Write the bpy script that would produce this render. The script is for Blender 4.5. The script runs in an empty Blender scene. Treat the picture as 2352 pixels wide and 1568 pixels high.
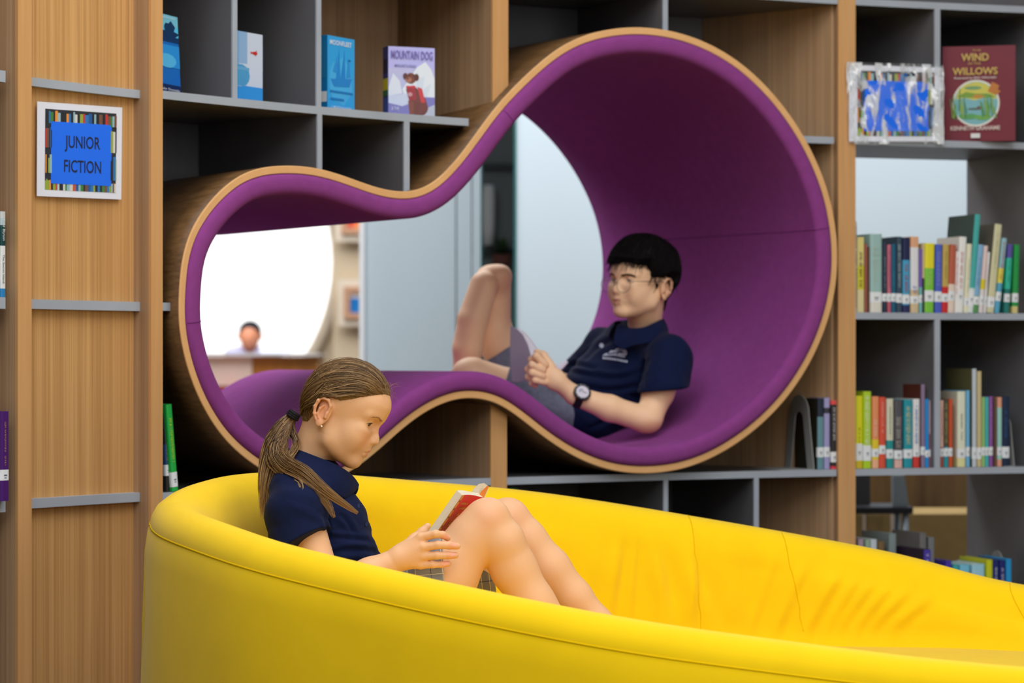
import bpy, math, random
import numpy as np
from mathutils import Vector, Matrix
from mathutils.bvhtree import BVHTree

# ------------------------------------------------------------------ camera, world, lights, exposure
SC = bpy.context.scene
FPX, CX, HY, EZ = 6200.0, 1176.0, 823.0, 0.90      # focal length in pixels, image centre x, horizon y, eye height in metres
cam = bpy.data.cameras.new('camera'); camo = bpy.data.objects.new('camera', cam); SC.collection.objects.link(camo)
camo.location = (0, 0, EZ); camo.rotation_euler = (math.pi/2, 0, 0)
cam.sensor_width = 36.0; cam.lens = FPX/2352*36.0; cam.shift_y = 39.0/2352; cam.clip_start = .05; cam.clip_end = 200
cam.dof.use_dof = True; cam.dof.focus_distance = 5.35; cam.dof.aperture_fstop = 5.0
SC.camera = camo
SC.view_settings.view_transform = 'Standard'; SC.view_settings.look = 'None'
SC.view_settings.gamma = 1.0; SC.view_settings.exposure = 0.0; SC.view_settings.use_curve_mapping = False
wd = bpy.data.worlds.new('world'); SC.world = wd; wd.use_nodes = True
wd.node_tree.nodes['Background'].inputs[0].default_value = (.92, .96, 1, 1)
wd.node_tree.nodes['Background'].inputs[1].default_value = .10
def area(name, loc, rot, sx, sy, power, col=(1, 1, 1)):
    l = bpy.data.lights.new(name, 'AREA'); l.shape = 'RECTANGLE'; l.size = sx; l.size_y = sy; l.energy = power; l.color = col
    o = bpy.data.objects.new(name, l); SC.collection.objects.link(o); o.location = loc; o.rotation_euler = rot
    return o
R_ = math.radians
area('ceiling_light_panel', (.3, 4.7, 3.9), (0, 0, 0), 3.8, 2.4, 112, (.99, .99, 1))
area('ceiling_light_panel', (.2, 0.9, 3.9), (R_(12), 0, 0), 5.0, 3.0, 160, (.99, .99, 1))
area('hall_window_light', (4.6, 0.2, 2.3), (R_(72), 0, R_(48)), 4.0, 2.6, 104, (1, .99, .98))
area('hall_window_light', (-3.4, -1.0, 2.6), (R_(68), 0, R_(-28)), 3.0, 2.4, 16, (.97, .98, 1))
area('back_room_fill', (0.5, 9.9, 3.7), (0, 0, 0), 5, 1.4, 190, (.95, .98, 1))  # added lamp, no fitting in view, so the pale partition gets enough light
area('back_room_fill', (-1.7, 8.6, 3.4), (R_(-8), R_(-8), 0), 1.6, 1.4, 62, (.97, .98, 1))  # extra unseen lamp, put in to brighten the tube floor from behind
area('back_room_fill', (-2.5, 19, 4.4), (0, 0, 0), 6, 5, 460, (1, .99, .98))

# ------------------------------------------------------------------ small helpers
def lin(c):
    return tuple(((x/255)/12.92 if x/255 <= .04045 else (((x/255)+.055)/1.055)**2.4) for x in c[:3])
def W(px, py, Y):
    return Vector(((px-CX)/FPX*Y, Y, EZ-(py-HY)/FPX*Y))
col = SC.collection
MATS = {}
def mat(name, rgb=(200, 200, 200), rough=.6, spec=.35, attr=False, metal=0, coat=0, sheen=0, emit=0, alpha=1, trans=0, sss=0, bump=None, var=None, stripes=None):
    if name in MATS: return MATS[name]
    m = bpy.data.materials.new(name); m.use_nodes = True; nt = m.node_tree; N = nt.nodes; L = nt.links
    b = N['Principled BSDF']; c = lin(rgb)+(1,)
    b.inputs['Base Color'].default_value = c; b.inputs['Roughness'].default_value = rough
    b.inputs['Specular IOR Level'].default_value = spec; b.inputs['Metallic'].default_value = metal
    b.inputs['Coat Weight'].default_value = coat; b.inputs['Coat Roughness'].default_value = .12
    b.inputs['Sheen Weight'].default_value = sheen; b.inputs['Alpha'].default_value = alpha
    b.inputs['Transmission Weight'].default_value = trans
    if sss:
        b.inputs['Subsurface Weight'].default_value = sss; b.inputs['Subsurface Radius'].default_value = (1, .35, .2); b.inputs['Subsurface Scale'].default_value = .006
    if emit:
        b.inputs['Emission Color'].default_value = c; b.inputs['Emission Strength'].default_value = emit
    src = None
    if attr:
        a = N.new('ShaderNodeAttribute'); a.attribute_name = 'Col'; src = a.outputs['Color']
    tc = N.new('ShaderNodeTexCoord')
    if var:                                     # (scale xyz, amount, detail)
        mp = N.new('ShaderNodeMapping'); mp.inputs['Scale'].default_value = var[0]; L.new(tc.outputs['Object'], mp.inputs[0])
        no = N.new('ShaderNodeTexNoise'); no.inputs['Scale'].default_value = 1; no.inputs['Detail'].default_value = var[2]; L.new(mp.outputs[0], no.inputs['Vector'])
        mr = N.new('ShaderNodeMapRange'); mr.inputs[1].default_value = .3; mr.inputs[2].default_value = .7; mr.inputs[3].default_value = 1-var[1]; mr.inputs[4].default_value = 1+var[1]
        L.new(no.outputs[0], mr.inputs[0])
        hs = N.new('ShaderNodeMix'); hs.data_type = 'RGBA'; hs.blend_type = 'MULTIPLY'; hs.inputs[0].default_value = 1
        if src: L.new(src, hs.inputs[6])
        else: hs.inputs[6].default_value = c
        L.new(mr.outputs[0], hs.inputs[7]); src = hs.outputs[2]
    if src: L.new(src, b.inputs['Base Color'])
    if bump:                                    # (scale xyz, strength, distance, detail)
        mp = N.new('ShaderNodeMapping'); mp.inputs['Scale'].default_value = bump[0]; L.new(tc.outputs['Object'], mp.inputs[0])
        no = N.new('ShaderNodeTexNoise'); no.inputs['Scale'].default_value = 1; no.inputs['Detail'].default_value = bump[3]; L.new(mp.outputs[0], no.inputs['Vector'])
        bu = N.new('ShaderNodeBump'); bu.inputs['Strength'].default_value = bump[1]; bu.inputs['Distance'].default_value = bump[2]
        L.new(no.outputs[0], bu.inputs['Height']); L.new(bu.outputs[0], b.inputs['Normal'])
    MATS[name] = m
    return m

def wood(name, rgb, dark, sc=(230, 230, 1.6), rough=.42):
    if name in MATS: return MATS[name]
    m = bpy.data.materials.new(name); m.use_nodes = True; nt = m.node_tree; N = nt.nodes; L = nt.links; b = N['Principled BSDF']
    b.inputs['Roughness'].default_value = rough; b.inputs['Specular IOR Level'].default_value = .3
    tc = N.new('ShaderNodeTexCoord'); mp = N.new('ShaderNodeMapping'); mp.inputs['Scale'].default_value = sc; L.new(tc.outputs['Object'], mp.inputs[0])
    no = N.new('ShaderNodeTexNoise'); no.inputs['Scale'].default_value = 1; no.inputs['Detail'].default_value = 3; no.inputs['Roughness'].default_value = .65; L.new(mp.outputs[0], no.inputs['Vector'])
    mp2 = N.new('ShaderNodeMapping'); mp2.inputs['Scale'].default_value = tuple(x*.13 for x in sc); L.new(tc.outputs['Object'], mp2.inputs[0])
    n2 = N.new('ShaderNodeTexNoise'); n2.inputs['Scale'].default_value = 1; n2.inputs['Detail'].default_value = 2; L.new(mp2.outputs[0], n2.inputs['Vector'])
    ad = N.new('ShaderNodeMath'); ad.operation = 'MULTIPLY_ADD'; ad.inputs[1].default_value = .45; L.new(n2.outputs[0], ad.inputs[0])
    mu = N.new('ShaderNodeMath'); mu.operation = 'MULTIPLY'; mu.inputs[1].default_value = .55; L.new(no.outputs[0], mu.inputs[0]); L.new(mu.outputs[0], ad.inputs[2])
    cr = N.new('ShaderNodeValToRGB'); cr.color_ramp.elements[0].position = .36; cr.color_ramp.elements[1].position = .60
    cr.color_ramp.elements[0].color = lin(dark)+(1,); cr.color_ramp.elements[1].color = lin(rgb)+(1,)
    L.new(ad.outputs[0], cr.inputs[0]); L.new(cr.outputs[0], b.inputs['Base Color'])
    MATS[name] = m
    return m

PRINT = lambda: mat('printed_surface', attr=True, rough=.42, spec=.4)
MATTE = lambda: mat('matte_painted', attr=True, rough=.75, spec=.2)
M_PAGES = lambda: mat('paper_pages', (224, 214, 190), .85, .1, var=((3, 3, 700), .05, 1))

class MB:
    def __init__(s): s.v = []; s.f = []; s.c = []
    def add(s, vs, fs, c=(200, 200, 200)):
        o = len(s.v); s.v += [tuple(p) for p in vs]; s.f += [tuple(i+o for i in f) for f in fs]
        s.c += (c if isinstance(c, list) else [c]*len(fs))
    def box(s, x0, x1, y0, y1, z0, z1, c=(200, 200, 200), M=None):
        vs = [Vector((x, y, z)) for x in (x0, x1) for y in (y0, y1) for z in (z0, z1)]
        if M: vs = [M @ v for v in vs]
        s.add(vs, [(0, 1, 3, 2), (4, 6, 7, 5), (0, 4, 5, 1), (2, 3, 7, 6), (0, 2, 6, 4), (1, 5, 7, 3)], c)
    def poly(s, pts, y, c, M=None, t=0.0):      # flat polygon of (x, z) points at depth y (front facing -y); t adds thickness
        vs = [Vector((p[0], y, p[1])) for p in pts]
        a = sum(pts[i][0]*pts[(i+1) % len(pts)][1]-pts[(i+1) % len(pts)][0]*pts[i][1] for i in range(len(pts)))
        if a < 0: vs.reverse()
        n = len(vs); fs = [tuple(range(n))]
        if t:
            vs = vs+[v+Vector((0, t, 0)) for v in vs]
            fs = fs+[(i+n, (i+1) % n+n, (i+1) % n, i) for i in range(n)]+[tuple(range(2*n-1, n-1, -1))]
        if M: vs = [M @ v for v in vs]
        s.add(vs, fs, c)
    def tube(s, pts, rad, n=8, c=(200, 200, 200), cap=True, closed=False):
        P = [Vector(p) for p in pts]; m = len(P); R = rad if isinstance(rad, (list, tuple)) else [rad]*m
        vs = []; up = Vector((0, 0, 1)); prev = None
        for i in range(m):
            t = (P[(i+1) % m]-P[i-1]) if closed else (P[min(i+1, m-1)]-P[max(i-1, 0)])
            t = t.normalized() if t.length > 1e-9 else Vector((0, 0, 1))
            if prev is None: a = t.orthogonal().normalized()
            else:
                a = prev-t*prev.dot(t); a = a.normalized() if a.length > 1e-6 else t.orthogonal().normalized()
            prev = a; b = t.cross(a)
            vs += [P[i]+(a*math.cos(2*math.pi*k/n)+b*math.sin(2*math.pi*k/n))*R[i] for k in range(n)]
        fs = []
        for i in range(m if closed else m-1):
            j = (i+1) % m
            fs += [(i*n+k, i*n+(k+1) % n, j*n+(k+1) % n, j*n+k) for k in range(n)]
        if cap and not closed: fs += [tuple(range(n-1, -1, -1)), tuple(range((m-1)*n, m*n))]
        s.add(vs, fs, c)
    def lathe(s, prof, M=None, n=24, c=(200, 200, 200)):    # profile of (r, z)
        vs = [Vector((r*math.cos(2*math.pi*k/n), r*math.sin(2*math.pi*k/n), z)) for r, z in prof for k in range(n)]
        if M: vs = [M @ v for v in vs]
        s.add(vs, [(i*n+k, i*n+(k+1) % n, (i+1)*n+(k+1) % n, (i+1)*n+k) for i in range(len(prof)-1) for k in range(n)], c)
    def build(s, name, m, parent=None, smooth=False, bevel=0, **pr):
        me = bpy.data.meshes.new(name); me.from_pydata(s.v, [], s.f)
        a = me.color_attributes.new('Col', 'BYTE_COLOR', 'CORNER')
        cc = []
        for f, c in zip(s.f, s.c):
            l = lin(c)+(1,)
            cc += list(l)*len(f)
        try: a.data.foreach_set('color', cc)
        except Exception: pass
        if smooth: me.polygons.foreach_set('use_smooth', [True]*len(me.polygons))
        me.materials.append(m); me.update()
        o = bpy.data.objects.new(name, me); col.objects.link(o)
        if bevel:
            bv = o.modifiers.new('bevel', 'BEVEL'); bv.width = bevel; bv.segments = 2; bv.limit_method = 'ANGLE'; bv.angle_limit = R_(40)
        if parent: o.parent = parent
        for k, v in pr.items(): o[k] = v
        return o
def thing(name, label, cat, loc=(0, 0, 0), group=None):
    o = bpy.data.objects.new(name, None); col.objects.link(o); o.empty_display_size = .05
    o['label'] = label; o['category'] = cat
    if group: o['group'] = group
    return o
def text_obj(name, s, h, M, rgb, parent, bold=0, xs=1.0, align='CENTER', rough=.5, width=None):
    cu = bpy.data.curves.new(name, 'FONT'); cu.body = s; cu.size = 1; cu.align_x = align; cu.offset = bold; cu.resolution_u = 3
    cu.extrude = 0
    t = bpy.data.objects.new(name, cu); col.objects.link(t); bpy.context.view_layer.update()
    me = bpy.data.meshes.new_from_object(t.evaluated_get(bpy.context.evaluated_depsgraph_get()))
    bpy.data.objects.remove(t)
    k = h/.70
    if width:
        xsn = [v.co.x for v in me.vertices]; w0 = max(xsn)-min(xsn); xs = width/(w0*k)
    for v in me.vertices:
        v.co = M @ Vector((v.co.x*k*xs, 0, v.co.y*k))
    me.materials.clear(); me.materials.append(mat('ink_%d_%d_%d' % tuple(rgb), rgb, rough, .3))
    o = bpy.data.objects.new(name, me); col.objects.link(o); o.parent = parent
    return o

# ------------------------------------------------------------------ plan curve of the curved bookcase front
CP = [(-1.75, 4.75), (-1.38, 5.36), (-1.05, 5.90), (-.813, 6.24), (-.468, 6.65), (-.098, 6.99), (.377, 7.29), (.754, 7.49), (.975, 7.585), (1.434, 7.745), (1.9, 7.86), (2.6, 7.95)]
def catmull(P, n, closed=False):
    P = [np.array(p, float) for p in P]; m = len(P); out = []
    for i in range(m if closed else m-1):
        if closed: a, b, c, d = P[i-1], P[i], P[(i+1) % m], P[(i+2) % m]
        else: a, b, c, d = P[max(i-1, 0)], P[i], P[i+1], P[min(i+2, m-1)]
        for k in range(n):
            t = k/n
            out.append(.5*((2*b)+(c-a)*t+(2*a-5*b+4*c-d)*t*t+(3*b-a-3*c+d)*t**3))
    if not closed: out.append(P[-1])
    return np.array(out)
_c = catmull(CP, 60)
for _ in range(400):
    _c[1:-1] = _c[1:-1]*.5+(_c[:-2]+_c[2:])*.25
_S = np.concatenate([[0], np.cumsum(np.linalg.norm(np.diff(_c, axis=0), axis=1))])
_T = np.gradient(_c, axis=0); _T /= np.linalg.norm(_T, axis=1)[:, None]
_N = np.stack([-_T[:, 1], _T[:, 0]], 1)
def cur(s, off=0.0):
    x = np.interp(s, _S, _c[:, 0])+off*np.interp(s, _S, _N[:, 0]); y = np.interp(s, _S, _c[:, 1])+off*np.interp(s, _S, _N[:, 1])
    return x, y
def s_px(px, off=0.0):
    x, y = cur(_S, off); q = CX+x/y*FPX
    return float(np.interp(px, q, _S))
def z_px(px, py, off=0.0):
    x, y = cur(s_px(px, off), off)
    return EZ-(py-HY)/FPX*float(y)
def CV(s, off, z):
    x, y = cur(s, off); return Vector((float(x), float(y), z))
def PX(px, py, off=0.0):
    return CV(s_px(px, off), off, z_px(px, py, off))

# ------------------------------------------------------------------ reading tube outline
OUT = [(413, 660), (420, 590), (441, 525), (478, 468), (520, 425), (562, 397), (610, 383), (660, 380), (710, 383), (760, 394), (810, 411), (860, 429), (905, 439), (948, 439), (988, 424), (1024, 394), (1059, 354), (1095, 305), (1130, 257), (1165, 216), (1202, 179), (1243, 141), (1290, 106), (1342, 81), (1400, 67), (1460, 62), (1520, 67), (1580, 81), (1640, 106), (1700, 143), (1755, 192), (1805, 250), (1847, 314), (1881, 382), (1905, 450), (1919, 520), (1924, 590), (1919, 660), (1903, 732), (1877, 800), (1843, 863), (1798, 925), (1745, 978), (1690, 1020), (1630, 1054), (1567, 1077), (1500, 1087), (1430, 1085), (1366, 1069), (1306, 1041), (1250, 1004), (1200, 964), (1152, 930), (1106, 915), (1060, 914), (1015, 926), (966, 952), (920, 988), (880, 1024), (835, 1062), (785, 1094), (725, 1110), (660, 1104), (603, 1080), (552, 1043), (509, 1000), (470, 940), (440, 872), (420, 800), (411, 730)]
RIM_OFF = -0.045
_o = []
for a, b in OUT:
    s = s_px(a, RIM_OFF); _o.append((s, z_px(a, b, RIM_OFF)))
RIM = catmull(_o, 5, closed=True)               # (s, z)
for _ in range(6): RIM = RIM*.5+(np.roll(RIM, 1, 0)+np.roll(RIM, -1, 0))*.25
nR = len(RIM)
def rim_in(d):                                  # outline moved inwards by d
    t = np.roll(RIM, -1, 0)-np.roll(RIM, 1, 0); t /= np.linalg.norm(t, axis=1)[:, None]
    n = np.stack([t[:, 1], -t[:, 0]], 1)
    c = RIM+n*d
    for _ in range(3): c = c*.5+(np.roll(c, 1, 0)+np.roll(c, -1, 0))*.25
    return c
AX = Vector((-math.sin(R_(32)), math.cos(R_(32)), 0)); TL = 1.07
def rim3(c, off, along=0.0):
    x, y = cur(c[:, 0], off)
    return np.stack([x+AX.x*along, y+AX.y*along, c[:, 1]], 1)
# tube outline cut by the surfaces at a given distance behind the shelf front
_tt = np.linspace(-.04, 1.0, 53)
_base = rim3(RIM, RIM_OFF)
_so = np.zeros((nR, 53, 2)); _cs = _c[::3]; _ns = _N[::3]; _ss = _S[::3]
for j, t in enumerate(_tt):
    p = _base[:, :2]+np.array([AX.x, AX.y])*t
    d = p[:, None, :]-_cs[None]; k = np.argmin((d**2).sum(2), 1)
    dd = d[np.arange(nR), k]
    _so[:, j, 1] = (dd*_ns[k]).sum(1); tk = np.stack([_ns[k][:, 1], -_ns[k][:, 0]], 1)
    _so[:, j, 0] = _ss[k]+(dd*tk).sum(1)
def tube_sec(off):
    s = np.array([np.interp(off, _so[i, :, 1], _so[i, :, 0]) for i in range(nR)])
    return np.stack([s, RIM[:, 1]], 1)
_sec = {}
def sec(off):
    k = round(off, 3)
    if k not in _sec: _sec[k] = tube_sec(off)
    return _sec[k]
def env(off, s):                                # (lowest, highest) z of the tube at this place or None
    c = sec(off); a = c; b = np.roll(c, -1, 0)
    m = (a[:, 0]-s)*(b[:, 0]-s) <= 0
    m &= (a[:, 0] != b[:, 0])
    if not m.any(): return None
    z = a[m, 1]+(b[m, 1]-a[m, 1])*(s-a[m, 0])/(b[m, 0]-a[m, 0])
    return float(z.min()), float(z.max())
def scross(off, z):
    c = sec(off); a = c; b = np.roll(c, -1, 0); m = ((a[:, 1]-z)*(b[:, 1]-z) <= 0) & (a[:, 1] != b[:, 1])
    if not m.any(): return None
    s = a[m, 0]+(b[m, 0]-a[m, 0])*(z-a[m, 1])/(b[m, 1]-a[m, 1])
    return float(s.min()), float(s.max())

def grid_solid(mb, nu, nv, pos, c=(120, 120, 120)):
    """closed solid from pos(u, v, top) for u, v in 0..1"""
    vs = []
    for top in (0, 1):
        for i in range(nu+1):
            for j in range(nv+1): vs.append(pos(i/nu, j/nv, top))
    A = (nu+1)*(nv+1); I = lambda i, j, t: t*A+i*(nv+1)+j; fs = []
    for i in range(nu):
        for j in range(nv):
            fs.append((I(i, j, 1), I(i+1, j, 1), I(i+1, j+1, 1), I(i, j+1, 1))); fs.append((I(i, j, 0), I(i, j+1, 0), I(i+1, j+1, 0), I(i+1, j, 0)))
    for i in range(nu):
        fs.append((I(i, 0, 0), I(i+1, 0, 0), I(i+1, 0, 1), I(i, 0, 1))); fs.append((I(i, nv, 0), I(i, nv, 1), I(i+1, nv, 1), I(i+1, nv, 0)))
    for j in range(nv):
        fs.append((I(0, j, 0), I(0, j, 1), I(0, j+1, 1), I(0, j+1, 0))); fs.append((I(nu, j, 0), I(nu, j+1, 0), I(nu, j+1, 1), I(nu, j, 1)))
    mb.add(vs, fs, c)
def slab(s0, s1, o0, o1, z0, z1, nu=8, nv=1):   # s0, s1, z0, z1 may be functions
    fa = s0 if callable(s0) else (lambda o: s0); fb = s1 if callable(s1) else (lambda o: s1)
    za = z0 if callable(z0) else (lambda o, s: z0); zb = z1 if callable(z1) else (lambda o, s: z1)
    mb = MB()
    def pos(u, v, top):
        o = o0+(o1-o0)*v; s = fa(o)+(fb(o)-fa(o))*u
        return CV(s, o, (zb if top else za)(o, s))
    grid_solid(mb, nu, nv, pos); return mb
# ------------------------------------------------------------------ room
def struct(name, mb, m, **k):
    o = mb.build(name, m, **k); o['kind'] = 'structure'; return o
fl = MB(); fl.box(-9, 9, -3, 27, -.1, 0); struct('floor', fl, mat('floor_vinyl', (104, 98, 92), .5, .3, var=((2, 2, 2), .06, 4)))
M_BEIGE = mat('beige_wall_paint', (214, 196, 168), .8, .2, var=((3, 3, 3), .02, 3))
M_PALE = mat('pale_partition_paint', (196, 209, 217), .6, .3, var=((1.5, 1.5, .4), .025, 2))

# far beige wall with a big round window
YW = 24.0; rc = W(365, 600, YW); RW = 402/FPX*YW
wb = MB(); n = 64
ring = [Vector((rc.x+RW*math.cos(2*math.pi*k/n), YW, rc.z+RW*math.sin(2*math.pi*k/n))) for k in range(n)]
def boxpt(a):
    dx, dz = math.cos(a), math.sin(a); t = 99
    for lim, d in ((8.5-rc.x if dx > 0 else -9-rc.x, dx), (5.2-rc.z if dz > 0 else 0-rc.z, dz)):
        if abs(d) > 1e-6: t = min(t, lim/d)
    return Vector((rc.x+dx*t, YW, rc.z+dz*t))
angs = sorted([2*math.pi*k/n for k in range(n)]+[math.atan2(z-rc.z, x-rc.x) % (2*math.pi) for x in (8.5, -9) for z in (0, 5.2)])
inner = [Vector((rc.x+RW*math.cos(a), YW, rc.z+RW*math.sin(a))) for a in angs]; outer = [boxpt(a) for a in angs]; m_ = len(angs)
wb.add(inner+outer, [(i, (i+1) % m_, (i+1) % m_+m_, i+m_) for i in range(m_)])
ib = [p+Vector((0, .4, 0)) for p in inner]
wb.add(inner+ib, [(i, i+m_, (i+1) % m_+m_, (i+1) % m_) for i in range(m_)])
struct('wall_back', wb, M_BEIGE)
gl = MB(); gl.add([p+Vector((0, .38, 0)) for p in ring], [tuple(range(n))]); gl.add([p+Vector((0, .42, 0)) for p in ring], [tuple(range(n))][::-1])
struct('window_1', gl, mat('daylit_window_glass', (250, 252, 255), .3, .3, emit=1.05))
fr = MB()
fr.tube([Vector((rc.x+(RW+.04)*math.cos(2*math.pi*k/n), YW-.03, rc.z+(RW+.04)*math.sin(2*math.pi*k/n))) for k in range(n)], .055, 8, closed=True)
fo = fr.build('window_frame', mat('window_frame_paint', (226, 212, 192), .6), smooth=True); fo.parent = bpy.data.objects['window_1']
lw = MB(); lw.box(-9.1, -9, -3, 27, 0, 5.2); struct('wall_left', lw, M_BEIGE)
rw = MB(); rw.box(8.5, 8.6, -3, 27, 0, 5.2); struct('wall_right', rw, M_BEIGE)

# pale partition panels behind the bookcase
def xat(px, Y): return (px-CX)/FPX*Y
pn = MB(); Y1 = 12.0
pn.box(xat(838, Y1), xat(1046, Y1), Y1, Y1+.08, 0, 4.2); pn.box(xat(1049, Y1), xat(1082, Y1), Y1+.01, Y1+.08, 0, 4.2); pn.box(xat(1085, Y1), xat(1104, Y1), Y1, Y1+.08, 0, 4.2)
pt = struct('wall_partition', pn, M_PALE)
tb = MB(); tb.box(xat(826, Y1), xat(838, Y1), Y1-.03, Y1+.1, 0, 4.2); struct('trim_1', tb, mat('white_trim_paint', (240, 240, 242), .4))
tb = MB(); tb.box(xat(1104, Y1), xat(1108, Y1), Y1-.01, Y1+.1, 0, 4.2); struct('trim_2', tb, mat('teal_glass_edge', (40, 95, 95), .2, .6))
pn = MB(); Y2 = 11.0
pn.box(xat(1186, Y2), 7.2, Y2, Y2+.08, .0, 4.2); struct('wall_panel', pn, M_PALE)
tb = MB(); tb.box(xat(1180, Y2), xat(1186, Y2), Y2-.01, Y2+.1, 0, 4.2); struct('trim_3', tb, MATS['teal_glass_edge'])
# dark cabinet seen in the gap
Yd = 15.0
dk = thing('display_cabinet', 'dark glazed cabinet seen in the narrow gap between the pale partition panels', 'cabinet')
b = MB(); b.box(-.75, .75, Yd, Yd+.5, 0, 3.4); b.build('body', mat('cabinet_charcoal', (104, 114, 116), .4), dk)
b = MB()
for z in (.62, 1.05, 1.48, 1.95): b.box(-.73, .73, Yd-.06, Yd, z, z+.03, (70, 80, 80))
b.build('shelf', MATTE(), dk)
wv = MB(); q = W(1122, 500, Yd-.1); wv.lathe([(0, -.15), (.028, -.15), (.034, -.05), (.036, .12), (.03, .18), (0, .18)], Matrix.Translation((q.x, q.y, q.z)), c=(225, 228, 230))
o = wv.build('tall_vase', mat('white_ceramic', (226, 230, 234), .3), smooth=True); o['label'] = 'tall white vase on the dark cabinet seen in the gap'; o['category'] = 'vase'
pv = thing('potted_plant', 'small dark green potted plant on the cabinet seen in the gap', 'plant')
q = W(1152, 585, Yd-.12); b = MB(); b.lathe([(0, -.09), (.04, -.09), (.055, 0), (.05, 0), (0, -.01)], Matrix.Translation(q), c=(110, 70, 62)); b.build('pot', MATTE(), pv, smooth=True)
random.seed(4); b = MB()
for k in range(36):
    a = random.random()*6.28; e = random.uniform(.2, 1.3); L_ = random.uniform(.05, .12); d = Vector((math.cos(a)*math.cos(e), math.sin(a)*math.cos(e), math.sin(e)))
    sd = d.cross(Vector((0, 0, 1))).normalized()*.014; p0 = q; p1 = q+d*L_*.6; p2 = q+d*L_
    b.add([p0-sd*.3, p0+sd*.3, p1+sd, p1-sd, p2], [(0, 1, 2, 3), (3, 2, 4)], random.choice([(40, 70, 40), (60, 84, 40), (50, 62, 50)]))
b.build('foliage', MATTE(), pv)['kind'] = 'stuff'

# far counter, posters
ct = thing('reception_counter', 'far wooden counter with white top and pale front panel before the round window', 'counter')
Yc = 20.0
def cbox(p0, p1, y0, y1, d0, d1, c, name, m):
    b = MB(); b.box(xat(p0, Yc), xat(p1, Yc), Yc+d0, Yc+d1, EZ-(y1-HY)/FPX*Yc, EZ-(y0-HY)/FPX*Yc, c); return b.build(name, m, ct)
cbox(300, 735, 811, 817, -.06, .75, (240, 238, 240), 'counter_top', mat('counter_white_top', (238, 236, 238), .3))
cbox(300, 579, 818, 886, -.01, .7, (240, 215, 205), 'front_panel', mat('pale_pink_laminate', (240, 222, 212), .5))
cbox(579, 730, 818, 1101, 0, .7, (170, 105, 40), 'wood_panel', wood('counter_wood', (196, 132, 62), (168, 106, 46), (20, 20, 2)))
cbox(300, 579, 888, 1100.5, .12, .7, (120, 75, 40), 'base', MATS['counter_wood'])
rd = thing('red_box', 'small red box on the floor shelf under the pale counter front', 'box')
q = W(522, 906, Yc-.1); b = MB(); b.box(q.x-.04, q.x+.05, q.y-.15, q.y+.1, q.z-.08, q.z+.03, (205, 60, 70)); b.box(q.x-.045, q.x+.055, q.y-.155, q.y+.105, q.z+.03, q.z+.045, (190, 50, 60)); b.build('body', MATTE(), rd, bevel=.005)
b = MB(); b.box(q.x-.3, q.x+.3, q.y-.2, q.y+.2, q.z-.10, q.z-.08); b.build('low_shelf', MATS['counter_wood'], ct)
def frame_pic(px0, px1, py0, py1, label, art):
    t = thing('framed_poster', label, 'poster', group=None); Yp = 22.5
    a = W(px0, py1, Yp); c = W(px1, py0, Yp); w = c.x-a.x; h = c.z-a.z; M = Matrix.Translation((a.x, Yp, a.z))
    b = MB(); b.box(-.05, w+.05, 0, .02, -.06, h+.06, M=M); b.build('mount', mat('cream_mount', (226, 214, 196), .7), t)
    b = MB()
    for x0, x1, z0, z1 in ((0, w, 0, .05), (0, w, h-.05, h), (0, .05, .05, h-.05), (w-.05, w, .05, h-.05)): b.box(x0, x1, -.03, 0, z0, z1, M=M)
    b.build('frame', mat('poster_frame_wood', (196, 150, 120), .5), t)
    b = MB()
    for pts, cc in art: b.poly([(x*w, z*h) for x, z in pts], -.004-.001*art.index((pts, cc)), cc, M)
    b.build('picture', PRINT(), t)
    b = MB(); b.box(-.05, .0+w, .02, .1, h*.3, h*.6, M=M); b.build('wall_batten', MATS['poster_frame_wood'], t)
bk = MB(); q0 = W(765, 0, 22.62); bk.box(q0.x, W(905, 0, 22.62).x, 22.62, 22.8, 0, 4.6); struct('wall_pillar', bk, M_BEIGE)
frame_pic(790, 862, 658, 732, 'framed picture with a bright blue sea on the far beige wall', [([(.05, .05), (.95, .05), (.95, .95), (.05, .95)], (240, 228, 222)), ([(.12, .1), (.95, .1), (.95, .65), (.12, .65)], (10, 120, 200)), ([(.5, .12), (.95, .12), (.95, .3), (.65, .35)], (150, 190, 210))])
frame_pic(784, 862, 470, 538, 'framed red and orange picture higher on the far beige wall', [([(.05, .05), (.95, .05), (.95, .95), (.05, .95)], (238, 224, 214)), ([(.1, .08), (.95, .08), (.95, .8), (.1, .8)], (226, 92, 70)), ([(.3, .1), (.6, .1), (.5, .5)], (240, 150, 80))])

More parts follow.
